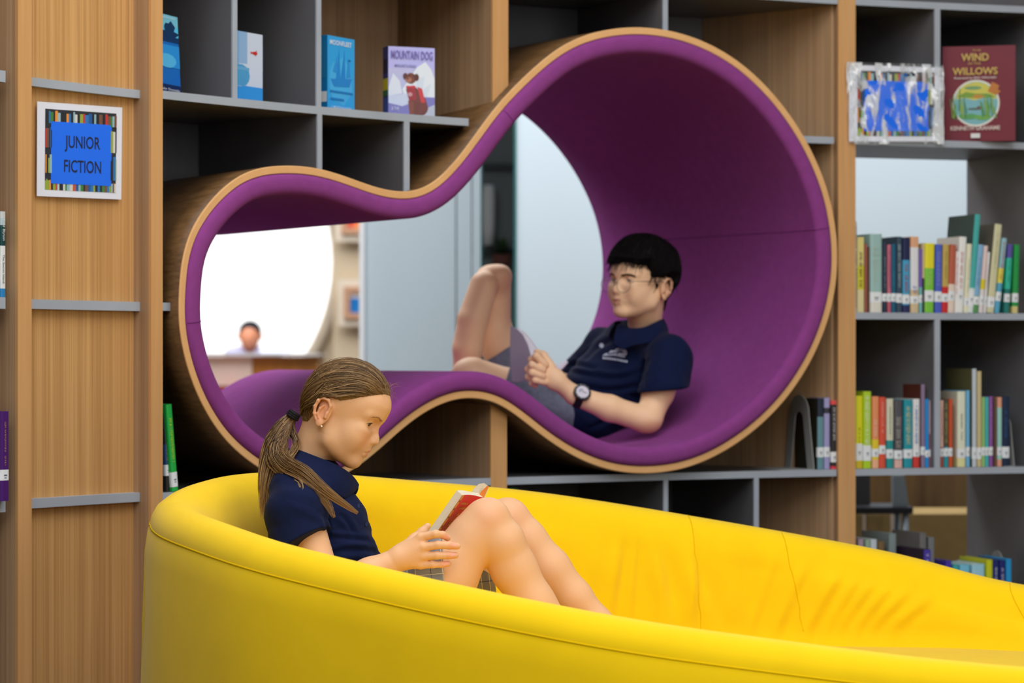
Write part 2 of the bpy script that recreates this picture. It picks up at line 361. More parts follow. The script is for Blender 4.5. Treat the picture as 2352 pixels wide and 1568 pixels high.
# ------------------------------------------------------------------ bookcase
M_PANEL = wood('oak_veneer_panel', (216, 168, 108), (176, 128, 76), (420, 420, 1.6))
M_EDGE = wood('oak_edge_band', (212, 162, 106), (198, 148, 94), (60, 60, 2))
M_SIDE = wood('oak_veneer_side', (186, 152, 116), (156, 122, 90), (330, 330, 1.5))
M_GREYE = mat('grey_laminate', (166, 174, 184), .5, .35, var=((8, 8, 8), .05, 3))
M_DARK = mat('charcoal_laminate', (98, 97, 100), .42, .4, var=((5, 5, 2.5), .16, 4))
zA, zB, zC, zE, zD = EZ+.656*.93, EZ+.129*.93, EZ-.344*.93, EZ+1.077*.93, EZ-.80
HT = .0095; DEP = .46
S = s_px
def up(px0, px1, z0, z1, name, par, lower=False, upper=False, off0=0.0, sk=0.0):
    """wooden upright with a lighter front edge; may stop at the tube"""
    s0, s1 = S(px0), S(px1)
    def za(o, s):
        if upper:
            e = env(max(o, -.04), s)
            if e: return max(z0, e[1]-.004)
        return z0
    def zb(o, s):
        if lower:
            e = env(max(o, -.04), s)
            if e: return min(z1, e[0]+.004)
        return z1
    k = slab(lambda o: s0-sk*max(0, o), lambda o: s1-sk*max(0, o), off0+.006, DEP, za, zb, 1, 12).build(name, M_SIDE, par)
    if off0 > .01: return k
    slab(s0-.0005, s1+.0005, off0-.002, off0+.0065, za, zb, 1, 1).build('edge_band', M_EDGE, k)
    return k
def grey(name, par, s0, s1, o0, o1, z0, z1, nu=8, nv=1, front=True, m=None):
    k = slab(s0, s1, o0+(.004 if front else 0), o1, z0, z1, nu, nv).build(name, m or M_DARK, par)
    if front:
        slab(s0, s1, o0-.001, o0+.0045, z0, z1, nu, 1).build('edge_band', M_GREYE, k)
    return k
def divider(px, w, par, z0, z1, upper=False, lower=False, sk=0.0):
    s = S(px); d = w/2/850
    za = (lambda o, q: max(z0, (env(o, q) or (0, -9))[1]-.003)) if upper else z0
    zb = (lambda o, q: min(z1, (env(o, q) or (9, 9))[0]+.003)) if lower else z1
    grey('divider', par, lambda o: s-d-sk*o, lambda o: s+d-sk*o, .0, DEP-.01, za, zb, 1, 12)
def backp(par, px0, px1, z0, z1, upper=False, lower=False, m=None, off=None, nu=40):
    o = DEP-.012 if off is None else off
    s0, s1 = (px0 if px0 < 20 else S(px0, o)), (px1 if px1 < 20 else S(px1, o))
    za = (lambda q, s: max(z0, (env(q, s) or (0, -9))[1]-.003)) if upper else z0
    zb = (lambda q, s: min(z1, (env(q, s) or (9, 9))[0]+.003)) if lower else z1
    return slab(s0, s1, o, o+.012, za, zb, nu, 1).build('back_panel', m or M_DARK, par)

ZT = 2.45
# end bay at the far left
bc1 = thing('bookcase', 'leftmost oak bookcase bay, cut by the picture edge, holding the white and purple books', 'bookcase')
sl = S(-330)
for z in (zA, zB, zC): grey('shelf', bc1, sl, S(21.5), .012, DEP, z-HT-.003, z+HT+.003, 5)
up(40, 71, 0, ZT, 'upright', bc1)
slab(sl, S(40), DEP-.012, DEP, 0, ZT, 6, 1).build('back_panel', M_SIDE, bc1)
grey('plinth', bc1, sl, S(40), .02, .03, 0, zD, 4)
# oak panel section
bc2 = thing('oak_panel_section', 'tall narrow oak panel section with three grey ledges and a blue paper sign', 'panelling')
up(346, 372, 0, ZT, 'upright', bc2)
zz = [0, zC, zB, zA, ZT]
for i in range(4):
    slab(S(71), S(346), .055, .075, zz[i]+(.004 if i else 0), zz[i+1]-.004, 8, 1).build('panel', M_PANEL, bc2)
for z, t in ((zA, .0095), (zB, .0105), (zC, .0105)):
    slab(S(73), S(329, .03), .035, .075, z-t, z+t, 8, 1).build('ledge', M_GREYE, bc2)
# bay with the tube
bc3 = thing('bookcase', 'wide central bookcase bay that holds the wavy purple reading tube', 'bookcase')
f1a = up(1131, 1166, zA-.3, ZT, 'upright', bc3, upper=True)
f1b = up(1127, 1163, 0, zC+.5, 'upright', bc3, lower=True)
up(1925, 1964, 0, ZT, 'upright', bc3)
up(1927, 1962, 1.0, ZT, 'upright_wing', bc3, upper=True, off0=.02, sk=.40)
up(1927, 1962, 0, 1.0, 'upright_wing', bc3, lower=True, off0=.02, sk=.40)
s0 = S(373)
grey('shelf', bc3, s0, lambda o: (scross(o, zA) or (9, 9))[0]-.006-(.018 if o < .01 else 0), 0, DEP-.012, zA-HT, zA+HT, 30, 8)
grey('shelf', bc3, lambda o: (scross(o, zA) or (0, 0))[1]+.002, S(1915), 0, DEP-.012, zA-HT, zA+HT, 6, 8)
grey('shelf', bc3, s0, lambda o: max(s0+.001, (scross(o, zB) or (9, 9))[0]), 0, DEP-.012, zB-HT, zB+HT, 6, 6)
grey('shelf', bc3, s0, S(1128), 0, DEP-.012, zC-HT, zC+HT, 24)
grey('shelf', bc3, S(1164), S(1921), 0, DEP-.012, zC-HT, zC+HT, 24)
grey('shelf', bc3, s0, S(1921), 0, DEP-.012, zD-HT, zD+HT, 24)
grey('shelf', bc3, S(373), S(1130), 0, DEP-.012, zE-HT, zE+HT, 24)
grey('shelf', bc3, S(1167), S(1924), 0, DEP-.012, zE-HT, zE+HT, 24)
divider(539, 13, bc3, zA+HT, zE-HT); divider(732, 13, bc3, zA+HT, zE-HT)
divider(734, 13, bc3, 1.2, zA-HT, upper=True); divider(934, 15, bc3, 1.2, zA-HT, upper=True)
divider(1528, 13, bc3, 1.5, zE-HT, upper=True)
divider(1529, 12, bc3, zD+HT, zC-HT); divider(1737, 13, bc3, zD+HT, zC-HT); divider(760, 12, bc3, zD+HT, zC-HT)
# backs: charcoal left of the second divider, oak from there to the upright
sd = S(732)
backp(bc3, S(373)-.25, sd+.1, zA+HT, zE-HT)
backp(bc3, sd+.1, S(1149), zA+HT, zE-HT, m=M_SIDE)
backp(bc3, S(373)-.25, S(1149), 1.0, zA-HT, upper=True)
backp(bc3, S(1149)+.05, S(1528)+.02, 1.6, zE-HT, upper=True)
backp(bc3, S(1528)+.021, S(1945)-.18, .9, zE-HT, upper=True)
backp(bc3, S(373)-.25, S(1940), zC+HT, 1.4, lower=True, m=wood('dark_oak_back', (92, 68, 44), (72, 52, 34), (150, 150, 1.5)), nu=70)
backp(bc3, S(373)-.25, S(1940), zD+HT, zC-HT)
for a_, b_ in ((373, 1130), (1167, 1924)): backp(bc3, a_, b_, zE+HT, ZT)
# right bay
bc4 = thing('bookcase', 'right hand bookcase bay of grey shelves packed with library books', 'bookcase')
sR = S(2640)
for z in (zA, zB, zC, zD, zE): grey('shelf', bc4, S(1964), sR, 0, DEP-.012, z-HT, z+HT, 12)
divider(2153, 14, bc4, zA+HT, zE-HT, sk=.25); divider(2153, 14, bc4, zC+HT, zB-HT, sk=.25)
divider(2385, 14, bc4, zB+HT, zA-HT); divider(2385, 14, bc4, zD+HT, zC-HT); divider(2400, 14, bc4, zA+HT, zE-HT, sk=.25); divider(2400, 14, bc4, zC+HT, zB-HT, sk=.25)
for z0, z1 in ((zA, zE), (zC, zB)): backp(bc4, S(1964)-.17, sR, z0+HT, z1-HT)
for z0, z1 in ((zB, zA), (zD, zC)): backp(bc4, S(2385), sR, z0+HT, z1-HT)
backp(bc4, S(1964)-.17, sR, zE+HT, ZT)
up(2641, 2680, 0, ZT, 'upright', bc4)
up(-372, -331, 0, ZT, 'upright', bc1)
grey('plinth', bc4, S(1964), sR, .02, .03, 0, zD-HT, 6)

# ------------------------------------------------------------------ reading tube
nook = thing('reading_nook', 'wavy purple-lined plywood reading tube set into the bookcase, the boy lying in it', 'reading nook')
def tube_mesh(rows):                            # rows: list of (inward distance, off, along)
    vs = []; fs = []
    for d, o, al in rows: vs += [tuple(p) for p in rim3(rim_in(d), o, al)]
    k = len(rows)
    for r in range(k):
        q = (r+1) % k
        for i in range(nR): fs.append((r*nR+i, r*nR+(i+1) % nR, q*nR+(i+1) % nR, q*nR+i))
    b = MB(); b.add(vs, fs); return b
M_SHELLW = wood('bent_oak_shell', (120, 88, 54), (88, 62, 36), (14, 14, 120))
M_PLY = wood('pale_ply_edge', (232, 182, 124), (224, 172, 114), (12, 12, 12))
RO = RIM_OFF
AL = [i/9*TL for i in range(10)]
tube_mesh([(0, RO+.003, 0)]+[(0, RO+.003, a) for a in AL[1:]]+[(.019, RO, TL), (.019, RO+.003, 0)]).build('plywood_shell', M_SHELLW, nook, smooth=True)
tube_mesh([(0, RO+.003, 0), (0, RO, 0), (.002, RO-.001, 0), (.017, RO-.001, 0), (.0185, RO, 0), (.0185, RO+.003, 0)]).build('plywood_edge', M_PLY, nook, smooth=False)
M_PURP = mat('purple_wool_fabric', (138, 66, 134), .95, .04, sheen=.03, var=((40, 40, 40), .05, 4), bump=((900, 900, 900), .12, .001, 2))
cu = tube_mesh([(.0195, RO+.006, 0), (.0205, RO-.002, 0), (.025, RO-.0075, 0), (.034, RO-.011, 0), (.05, RO-.011, 0), (.060, RO-.0085, 0), (.067, RO-.002, 0), (.069, RO+.006, 0)]+[(.069, RO+.006, a) for a in AL[1:-1]]+[(.069, RO, TL-.01), (.06, RO, TL), (.02, RO, TL)]).build('padded_lining', M_PURP, nook, smooth=True)
def seam(i, whole=True):
    b = MB(); pts = []
    for d, o in ((.0215, RO-.004), (.026, RO-.0085), (.034, RO-.0115), (.05, RO-.0115), (.060, RO-.009), (.068, RO-.002)):
        pts.append(rim3(rim_in(d), o)[i])
    c = rim_in(.0693)
    if whole:
        for a in AL[:9]: pts.append(rim3(c, RO+.006, a)[i])
    b.tube(pts, .0011, 5); b.build('seam', mat('purple_seam_thread', (118, 50, 116), .9, .1), nook, smooth=True)
def nearest(px, py):
    p = (S(px, RO), z_px(px, py, RO)); return int(np.argmin(((RIM-np.array(p))**2).sum(1)))
for a, b_ in ((1165, 262), (1919, 520), (411, 745)): seam(nearest(a, b_))
# ------------------------------------------------------------------ yellow sofa
sofa = thing('tub_sofa', 'big round yellow fabric tub sofa with a sloping rim in the foreground', 'sofa')
SP = [(-.70, 5.22, .628), (-.655, 5.55, .655), (-.50, 5.84, .656), (-.22, 6.08, .625), (.09, 6.24, .588), (.53, 6.33, .514), (.88, 6.32, .452), (1.20, 6.24, .379), (1.66, 5.95, .345), (1.92, 5.40, .335), (1.74, 4.84, .345), (1.30, 4.50, .365), (.853, 4.40, .392), (.45, 4.37, .438), (.089, 4.42, .487), (-.334, 4.63, .558), (-.57, 4.88, .602)]
SL = catmull(SP, 90, closed=True)
for _ in range(300): SL = SL*.5+(np.roll(SL, 1, 0)+np.roll(SL, -1, 0))*.25
nS = len(SL); tg = np.roll(SL, -1, 0)-np.roll(SL, 1, 0); tg = tg[:, :2]/np.linalg.norm(tg[:, :2], axis=1)[:, None]
no = np.stack([-tg[:, 1], tg[:, 0]], 1)          # outward for this (clockwise) order
cen = SL[:, :2].mean(0)
if ((SL[0, :2]-cen)*no[0]).sum() < 0: no = -no
rng = np.random.default_rng(3)
sa = np.concatenate([[0], np.cumsum(np.linalg.norm(np.diff(SL[:, :2], axis=0), axis=1))])
folds = []
for px, w, a, lean in ((1405, .016, .012, .03), (1432, .012, .009, .02), (1460, .018, .012, -.02), (1500, .02, .008, -.06), (1570, .014, .010, .01), (1790, .012, .005, .05), (1870, .014, .009, .06), (1960, .016, .013, .07), (2010, .014, .010, .07), (2055, .014, .010, .08), (2100, .014, .011, .08), (2150, .016, .010, .09), (2215, .018, .008, .1), (1350, .03, .006, .02), (1660, .03, .004, .0)):
    idx = [i for i in range(nS) if SL[i, 1] > 5.7]
    i = min(idx, key=lambda i: abs(CX+SL[i, 0]/SL[i, 1]*FPX-px)); folds.append((sa[i], w, a, lean))
prof = [(-.20, 'b', .0), (-.155, 'b', .02), (-.14, 'b', .10), (-.138, 'm', .12), (-.137, 'm', .24), (-.135, 'm', .36), (-.133, 'm', .48), (-.131, 'm', .60), (-.128, 'm', .72), (-.125, 'm', .84), (-.121, 'm', .94), (-.118, 't', -.075), (-.108, 't', -.045), (-.092, 't', -.020), (-.070, 't', -.006), (-.048, 't', 0), (-.026, 't', -.006), (-.010, 't', -.018), (-.001, 't', -.034), (.003, 't', -.048), (.003, 't', -.0515), (.007, 't', -.06), (.013, 't', -.10), (.018, 'o', .75), (.02, 'o', .5), (.016, 'o', .25), (.004, 'o', .05), (-.01, 'o', 0), (-.2, 'o', 0)]
SEAT = .235
rows = []
for j, (o, kd, h) in enumerate(prof):
    P = np.zeros((nS, 3))
    z = SL[:, 2].copy()
    if kd == 't': zz_ = z+h
    elif kd == 'b': zz_ = np.full(nS, SEAT-.02)+h*.6
    elif kd == 'm': zz_ = (SEAT+.04)+(z-.075-SEAT-.04)*h
    else: zz_ = .02+(z-.10-.02)*h
    oo = np.full(nS, o)
    if 2 <= j <= 13:
        amp = [0, 0, .8, .9, 1, 1, 1, 1, .95, .85, .7, .5, .3, .1][j]
        rel = (zz_-SEAT)/(z-SEAT)
        for s_, w, a, ln in folds:
            d = sa-(s_-(1-rel)*ln*2.2)
            oo += -a*.9*amp*(.75+.25*math.sin(j*.9+s_*9))*(np.exp(-(d/(w*1.1))**2)-.6*np.exp(-((d-1.7*w)/w)**2))
    lo = .004*np.sin(sa*7+j*.2)+.003*np.sin(sa*17+1)
    if j < 24: oo = oo+lo*(.3 if kd == 't' else 1)
    P[:, 0] = SL[:, 0]+no[:, 0]*oo; P[:, 1] = SL[:, 1]+no[:, 1]*oo; P[:, 2] = zz_
    rows.append(P)
b = MB(); vs = [tuple(p) for P in rows for p in P]; fs = []
for r in range(len(rows)-1):
    for i in range(nS): fs.append((r*nS+i, r*nS+(i+1) % nS, (r+1)*nS+(i+1) % nS, (r+1)*nS+i))
b.add(vs, fs)
M_YEL = mat('yellow_stretch_fabric', (244, 202, 0), .85, .15, sheen=.15, var=((14, 14, 14), .025, 3), bump=((1100, 1100, 1100), .10, .001, 2))
b.build('cover', M_YEL, sofa, smooth=True)
b = MB(); b.tube([tuple(p) for p in rows[19]+(rows[20]-rows[19])*.5], .0016, 6, closed=True); b.build('piping_seam', mat('yellow_seam_thread', (232, 190, 0), .9, .1), sofa, smooth=True)
b = MB(); c = SL.copy(); vs = []
rr = [(.0, -.02), (.03, .0), (.08, .012), (.3, .02), (.7, .022)]
for k_, dz in rr:
    q = np.zeros((nS, 3)); q[:, :2] = SL[:, :2]-no*.145; q[:, :2] = cen+(q[:, :2]-cen)*(1-k_); q[:, 2] = SEAT+dz; vs += [tuple(p) for p in q]
vs.append((cen[0], cen[1], SEAT+.023)); fs = []
for r in range(len(rr)-1):
    for i in range(nS): fs.append((r*nS+i, r*nS+(i+1) % nS, (r+1)*nS+(i+1) % nS, (r+1)*nS+i))
for i in range(nS): fs.append(((len(rr)-1)*nS+i, (len(rr)-1)*nS+(i+1) % nS, len(rr)*nS))
b.add(vs, fs); b.build('seat_cushion', M_YEL, sofa, smooth=True)
for px in (1790, 1570, 2330):                   # vertical seams of the inner back
    idx = [i for i in range(nS) if SL[i, 1] > 5.7]; i = min(idx, key=lambda i: abs(CX+SL[i, 0]/SL[i, 1]*FPX-px))
    pts = []
    for r in range(2, 17):
        rel = (rows[r][i][2]-SEAT)/(SL[i][2]-SEAT); sh = int(-(1-rel)*(26 if px > 2200 else 14 if px > 1600 else 3)); P = rows[r][(i-sh if rows[r][(i+5) % nS][0] > rows[r][i][0] else i+sh) % nS].copy(); P[:2] -= no[i]*.0004; pts.append(tuple(P))
    b = MB(); b.tube([tuple(q) for q in catmull(pts, 4)], .0009, 5); b.build('panel_seam', MATS['yellow_seam_thread'], sofa, smooth=True)
# ------------------------------------------------------------------ implicit surfaces for bodies and clothes
def nets(Fv, lo, h):
    nx, ny, nz = Fv.shape; ins = Fv < 0
    cnt = np.zeros((nx-1, ny-1, nz-1), np.int8)
    for a in (0, 1):
        for b in (0, 1):
            for c in (0, 1): cnt += ins[a:nx-1+a, b:ny-1+b, c:nz-1+c]
    act = (cnt > 0) & (cnt < 8); I = np.argwhere(act); n = len(I)
    idx = np.full(act.shape, -1, np.int64); idx[act] = np.arange(n)
    cor = [(a, b, c) for a in (0, 1) for b in (0, 1) for c in (0, 1)]
    val = {q: Fv[I[:, 0]+q[0], I[:, 1]+q[1], I[:, 2]+q[2]] for q in cor}
    P = np.zeros((n, 3)); w = np.zeros(n)
    for q in cor:
        for ax in range(3):
            if q[ax] == 0:
                r = list(q); r[ax] = 1; r = tuple(r); a, b = val[q], val[r]; m = (a < 0) != (b < 0)
                t = np.where(m, a/np.where(m, a-b, 1), 0)
                p = np.tile(np.array(q, float), (n, 1)); p[:, ax] += t
                P += p*m[:, None]; w += m
    P = (P/w[:, None]+I)*h+np.array(lo); Q = []
    for ax in range(3):
        sl0 = [slice(None)]*3; sl1 = [slice(None)]*3; sl0[ax] = slice(0, -1); sl1[ax] = slice(1, None)
        a, b = ins[tuple(sl0)], ins[tuple(sl1)]; E = np.argwhere(a != b); u, v = (ax+1) % 3, (ax+2) % 3
        ok = (E[:, u] > 0) & (E[:, v] > 0) & (E[:, u] < Fv.shape[u]-1) & (E[:, v] < Fv.shape[v]-1); E = E[ok]
        s = a[tuple(E.T)]
        def g(du, dv):
            e = E.copy(); e[:, u] += du; e[:, v] += dv; return idx[tuple(e.T)]
        q = np.stack([g(-1, -1), g(0, -1), g(0, 0), g(-1, 0)], 1)
        q[~s] = q[~s][:, ::-1]; Q.append(q)
    return P, np.concatenate(Q)
class Sdf:
    def __init__(s): s.p = []
    def rc(s, a, b, ra, rb=None, k=.01, op='u'):
        a, b = np.array(a, float), np.array(b, float); rb = ra if rb is None else rb; r = max(ra, rb)
        s.p.append(('rc', (a, b, ra, rb), np.minimum(a, b)-r, np.maximum(a, b)+r, k, op)); return s
    def chain(s, pts, rs, k=.01, op='u'):
        for i in range(len(pts)-1): s.rc(pts[i], pts[i+1], rs[i], rs[i+1], k, op)
        return s
    def el(s, c, r, R=None, k=.01, op='u'):
        c, r = np.array(c, float), np.array(r, float); m = r.max() if R is not None else r
        s.p.append(('el', (c, r, R), c-m, c+m, k, op)); return s
    def cut(s, p, n, rad=None):
        n = np.array(n, float); n /= np.linalg.norm(n); s.p.append(('cut', (np.array(p, float), n, rad), None, None, 0, 'x')); return s
    def mesh(s, h):
        lo = np.min([p[2] for p in s.p if p[5] == 'u'], 0)-4*h; hi = np.max([p[3] for p in s.p if p[5] == 'u'], 0)+3*h
        N = np.ceil((hi-lo)/h).astype(int)+1; ax = [lo[i]+h*np.arange(N[i]) for i in range(3)]
        Fv = np.full(N, 1.0, np.float32)
        for ty, pr, b0, b1, k, op in s.p:
            if ty == 'cut' and pr[2] is None: b0, b1 = lo, hi
            elif ty == 'cut': b0, b1 = pr[0]-pr[2], pr[0]+pr[2]
            m = (4.2 if ty == 'el' else 2.6)*k+3*h
            i0 = np.clip(np.floor((b0-m-lo)/h).astype(int), 0, N-1); i1 = np.clip(np.ceil((b1+m-lo)/h).astype(int)+1, 1, N)
            sl = tuple(slice(i0[i], i1[i]) for i in range(3))
            X = ax[0][sl[0]][:, None, None]; Y = ax[1][sl[1]][None, :, None]; Z = ax[2][sl[2]][None, None, :]
            if ty == 'rc':
                a, b, ra, rb = pr; d = b-a; L2 = max((d**2).sum(), 1e-12)
                t = np.clip(((X-a[0])*d[0]+(Y-a[1])*d[1]+(Z-a[2])*d[2])/L2, 0, 1)
                D = np.sqrt((X-a[0]-t*d[0])**2+(Y-a[1]-t*d[1])**2+(Z-a[2]-t*d[2])**2)-(ra+(rb-ra)*t)
            elif ty == 'el':
                c, r, R = pr; x, y, z = X-c[0], Y-c[1], Z-c[2]
                if R is not None: x, y, z = (R[0][0]*x+R[1][0]*y+R[2][0]*z, R[0][1]*x+R[1][1]*y+R[2][1]*z, R[0][2]*x+R[1][2]*y+R[2][2]*z)
                k0 = np.sqrt((x/r[0])**2+(y/r[1])**2+(z/r[2])**2)+1e-9; k1 = np.sqrt((x/r[0]**2)**2+(y/r[1]**2)**2+(z/r[2]**2)**2)+1e-9
                D = k0*(k0-1)/k1
            else:
                c, n, rad = pr; D = (X-c[0])*n[0]+(Y-c[1])*n[1]+(Z-c[2])*n[2]
                if rad is not None:
                    rr = np.sqrt((X-c[0])**2+(Y-c[1])**2+(Z-c[2])**2); D = np.where(rr < rad, D, -1)
                Fv[sl] = np.maximum(Fv[sl], D); continue
            A = Fv[sl]
            if op == 'u': Fv[sl] = np.minimum(A, D)-np.maximum(k-np.abs(A-D), 0)**2/(4*max(k, 1e-6))
            else:
                D = -D; Fv[sl] = np.maximum(A, D)+np.maximum(k-np.abs(A-D), 0)**2/(4*max(k, 1e-6))
        return nets(Fv, lo, h)
def vnorm(V, Fc):
    a = V[Fc[:, 2]]-V[Fc[:, 0]]; b = V[Fc[:, 3]]-V[Fc[:, 1]]; n = np.cross(a, b); N = np.zeros_like(V)
    for i in range(4): np.add.at(N, Fc[:, i], n)
    return N/(np.linalg.norm(N, axis=1)[:, None]+1e-12)
def tint(V, base, blobs):
    C = np.tile(np.array(lin(base)), (len(V), 1))
    for c, r, rgb, st in blobs:
        d = np.sqrt((((V-np.array(c))/np.array(r))**2).sum(1)); w = np.clip((1.25-d)/.5, 0, 1)[:, None]*st
        C = C*(1-w)+np.array(lin(rgb))*w
    return C
def np_obj(name, V, Fc, C, m, parent, smooth=True, **k):
    me = bpy.data.meshes.new(name); V = np.asarray(V, np.float32); Fc = np.asarray(Fc, np.int32); q = Fc.shape[1]
    me.vertices.add(len(V)); me.vertices.foreach_set('co', V.ravel()); me.loops.add(Fc.size); me.loops.foreach_set('vertex_index', Fc.ravel())
    me.polygons.add(len(Fc)); me.polygons.foreach_set('loop_start', np.arange(0, Fc.size, q, dtype=np.int32)); me.polygons.foreach_set('loop_total', np.full(len(Fc), q, np.int32))
    me.update(calc_edges=True); me.polygons.foreach_set('use_smooth', [smooth]*len(Fc))
    if C is not None:
        if np.ndim(C) == 1: C = np.tile(np.array(lin(C)), (len(V), 1))
        a = me.color_attributes.new('Col', 'FLOAT_COLOR', 'POINT'); a.data.foreach_set('color', np.concatenate([C, np.ones((len(V), 1))], 1).astype(np.float32).ravel())
    me.materials.append(m); o = bpy.data.objects.new(name, me); col.objects.link(o)
    if parent: o.parent = parent
    for a, b in k.items(): o[a] = b
    return o
def join(parts):
    V, Fc, C = [], [], []; o = 0
    for v, f, c in parts: V.append(v); Fc.append(f+o); C.append(c); o += len(v)
    return np.concatenate(V), np.concatenate(Fc), np.concatenate(C)
def xf(M, V):
    A = np.array(M); return V @ A[:3, :3].T+A[:3, 3]
def strands(paths, cols, r0, taper=.25, n=3):
    """paths (k, m, 3) -> thin tubes"""
    P = np.asarray(paths, float); k, m, _ = P.shape
    T = np.gradient(P, axis=1); T /= np.linalg.norm(T, axis=2)[..., None]+1e-12
    ref = np.array([.31, .52, .79]); A = np.cross(T, ref); A /= np.linalg.norm(A, axis=2)[..., None]+1e-12; B = np.cross(T, A)
    r = np.asarray(r0)*np.ones(k); pr = np.minimum(1, np.minimum(.4+np.linspace(0, 1, m)*6, taper+(1-np.linspace(0, 1, m))*3))
    R = r[:, None]*pr[None]
    V = np.stack([P+(A*math.cos(2*math.pi*j/n)+B*math.sin(2*math.pi*j/n))*R[..., None] for j in range(n)], 2).reshape(-1, 3)
    i = np.arange(k)[:, None, None]*m*n+np.arange(m-1)[None, :, None]*n; j = np.arange(n)[None, None, :]
    F_ = np.stack([i+j, i+(j+1) % n, i+n+(j+1) % n, i+n+j], -1).reshape(-1, 4)
    C = np.repeat(cols.reshape(k, -1, 3) if cols.ndim == 3 else np.repeat(cols[:, None], m, 1), n, axis=1) if cols.ndim == 3 else np.repeat(np.repeat(cols[:, None], m, 1), n, axis=1)
    return V, F_, C.reshape(-1, 3)

def head_sdf(neck_base, neck_r, boy=False):
    s = Sdf()
    s.el((.021, 0, .044 if boy else .043), (.083, .070, .079 if boy else .075), k=.0)
    s.el((.052, 0, .048), (.054, .054, .050), k=.02)
    s.el((-.012, 0, .028), (.058, .066, .062), k=.02)
    s.el((.048, 0, -.010), (.056, .055, .066), k=.02)
    jw = .049 if boy else .045
    for y in (-1, 1):
        s.chain([(.008, y*jw, -.022), (.022, y*(jw-.003), -.041 if boy else -.046), (.084, y*.012, -.068)], [.013, .014, .013], k=.024)
        s.el((.046, y*.036, -.026 if boy else -.030), (.042, .021 if boy else .019, .034), k=.02)
        s.el((.070, y*.034, -.014), (.028, .021 if boy else .024, .028), k=.018)              # cheek
        s.el((.082, y*.032, .002), (.016, .020, .012), k=.012)
        s.rc((.0985, y*.010, .034), (.082, y*.044, .034), .0075, .006, k=.014)  # brow ridge
    s.el((.088, 0, -.067), (.0155, .016, .0135), k=.014)                     # chin
    s.el((.090, 0, -.030), (.021, .026, .026), k=.014)                       # muzzle
    s.el((.045, 0, -.058), (.045, .036, .022), k=.02)
    for y in (-1, 1):
        s.el((.103, y*.029, .0185), (.0125, .017, .0105), k=.012, op='s')    # socket
        s.el((.0835, y*.030, .0185), (.0130, .0130, .0126), k=.004)          # lids
    # nose
    s.chain([(.0985, 0, .022), (.1030, 0, .008), (.1115, 0, -.006), (.1145, 0, -.0125)], [.0064, .0062, .0064, .0070], k=.008)
    for y in (-1, 1):
        s.el((.1055, y*.0095, -.0155), (.0085, .0055, .0062), k=.006)
        s.rc((.108, y*.0048, -.0210), (.113, y*.0042, -.0195), .0016, .0014, k=.002, op='s')
    s.rc((.109, 0, -.017), (.104, 0, -.0235), .0040, .0040, k=.006)
    # lips
    s.chain([(.0955, .025 if boy else .021, -.0405), (.1030, .013 if boy else .011, -.0372), (.1068, .0035, -.0352), (.1066, 0, -.0358), (.1068, -.0035, -.0352), (.1030, -.013 if boy else -.011, -.0372), (.0955, -.025 if boy else -.021, -.0405)], [.0016, .0036, .0040, .0038, .0040, .0036, .0016] if boy else [.0016, .0038, .0044, .0042, .0044, .0038, .0016], k=.004)
    s.chain([(.0955, .020, -.0425), (.1020, .010, -.0462), (.1045, 0, -.0472), (.1020, -.010, -.0462), (.0955, -.020, -.0425)], [.0014, .0042, .0052, .0042, .0014], k=.004)
    s.chain([(.0960, .024, -.0408), (.1070, .010, -.0412), (.1115, 0, -.0408), (.1070, -.010, -.0412), (.0960, -.024, -.0408)], [.0006, .0009, .0010, .0009, .0006], k=.0022, op='s')
    for y in (-1, 1):
        e = (.0835, y*.030, .0185); dy = y*.12; d = np.array([math.cos(dy), math.sin(dy), -.10 if boy else -.16]); d /= np.linalg.norm(d); c = np.array(e)+d*.0135
        s.el(c, (.0060, .0132, .0034 if boy else .0046), k=.0012, op='s')
        # ear
        R = Matrix.Rotation(R_(y*14), 3, 'Z'); o_ = Vector((-.008, y*.071, .001))
        if boy: o_.y = y*.073
        def E(x, z, dy=0): return tuple(o_+R @ Vector((x, y*dy, z)))
        Re = [list(r) for r in R]
        s.el(E(.002, .0, -.003), (.0165, .0055, .027), Re, k=.006)
        s.chain([E(.013, .006, .002), E(.013, .018, .003), E(.005, .027, .006), E(-.007, .027, .008), E(-.015, .018, .009), E(-.017, .004, .008), E(-.013, -.010, .006), E(-.006, -.019, .003)], [.003, .0032, .0034, .0036, .0036, .0034, .003, .003], k=.003)
        s.el(E(.003, -.024, .001), (.0078, .0036, .0078), Re, k=.005)
        s.el(E(.005, -.001, .007), (.0062, .0060, .0100), Re, k=.003, op='s')
        s.chain([E(-.001, .013, .0045), E(-.006, .004, .0050), E(-.006, -.008, .0045), E(-.001, -.015, .004)], [.0026, .0028, .0026, .002], k=.003)
        s.el(E(-.003, .020, .0085), (.0085, .0040, .0038), Re, k=.003, op='s')
        s.chain([E(.012, .001, .003), E(.0125, -.008, .003)], [.0038, .0034], k=.003)
    s.chain([(-.012, 0, -.01), (-.004, 0, -.052), neck_base], [neck_r*1.08, neck_r, neck_r*1.1], k=.022)
    return s
def face_blobs(skin, boy=False):
    lip = (218, 118, 112) if not boy else (186, 122, 104)
    return [((.109, 0, -.0365), (.0085, .0175, .0036), lip, .75), ((.108, 0, -.046), (.0085, .0155, .0052), lip if boy else (208, 124, 112), .75),
            ((.095, .034, -.014), (.02, .02, .018), (232, 150, 118) if not boy else (206, 146, 112), .28), ((.095, -.034, -.014), (.02, .02, .018), (232, 150, 118) if not boy else (206, 146, 112), .28),
            ((.122, 0, -.013), (.009, .01, .009), (228, 150, 122) if not boy else (208, 150, 118), .35),
            ((-.010, .078, .002), (.02, .02, .03), (226, 142, 104) if not boy else (206, 140, 108), .5), ((-.010, -.078, .002), (.02, .02, .03), (226, 142, 104) if not boy else (206, 140, 108), .5)]
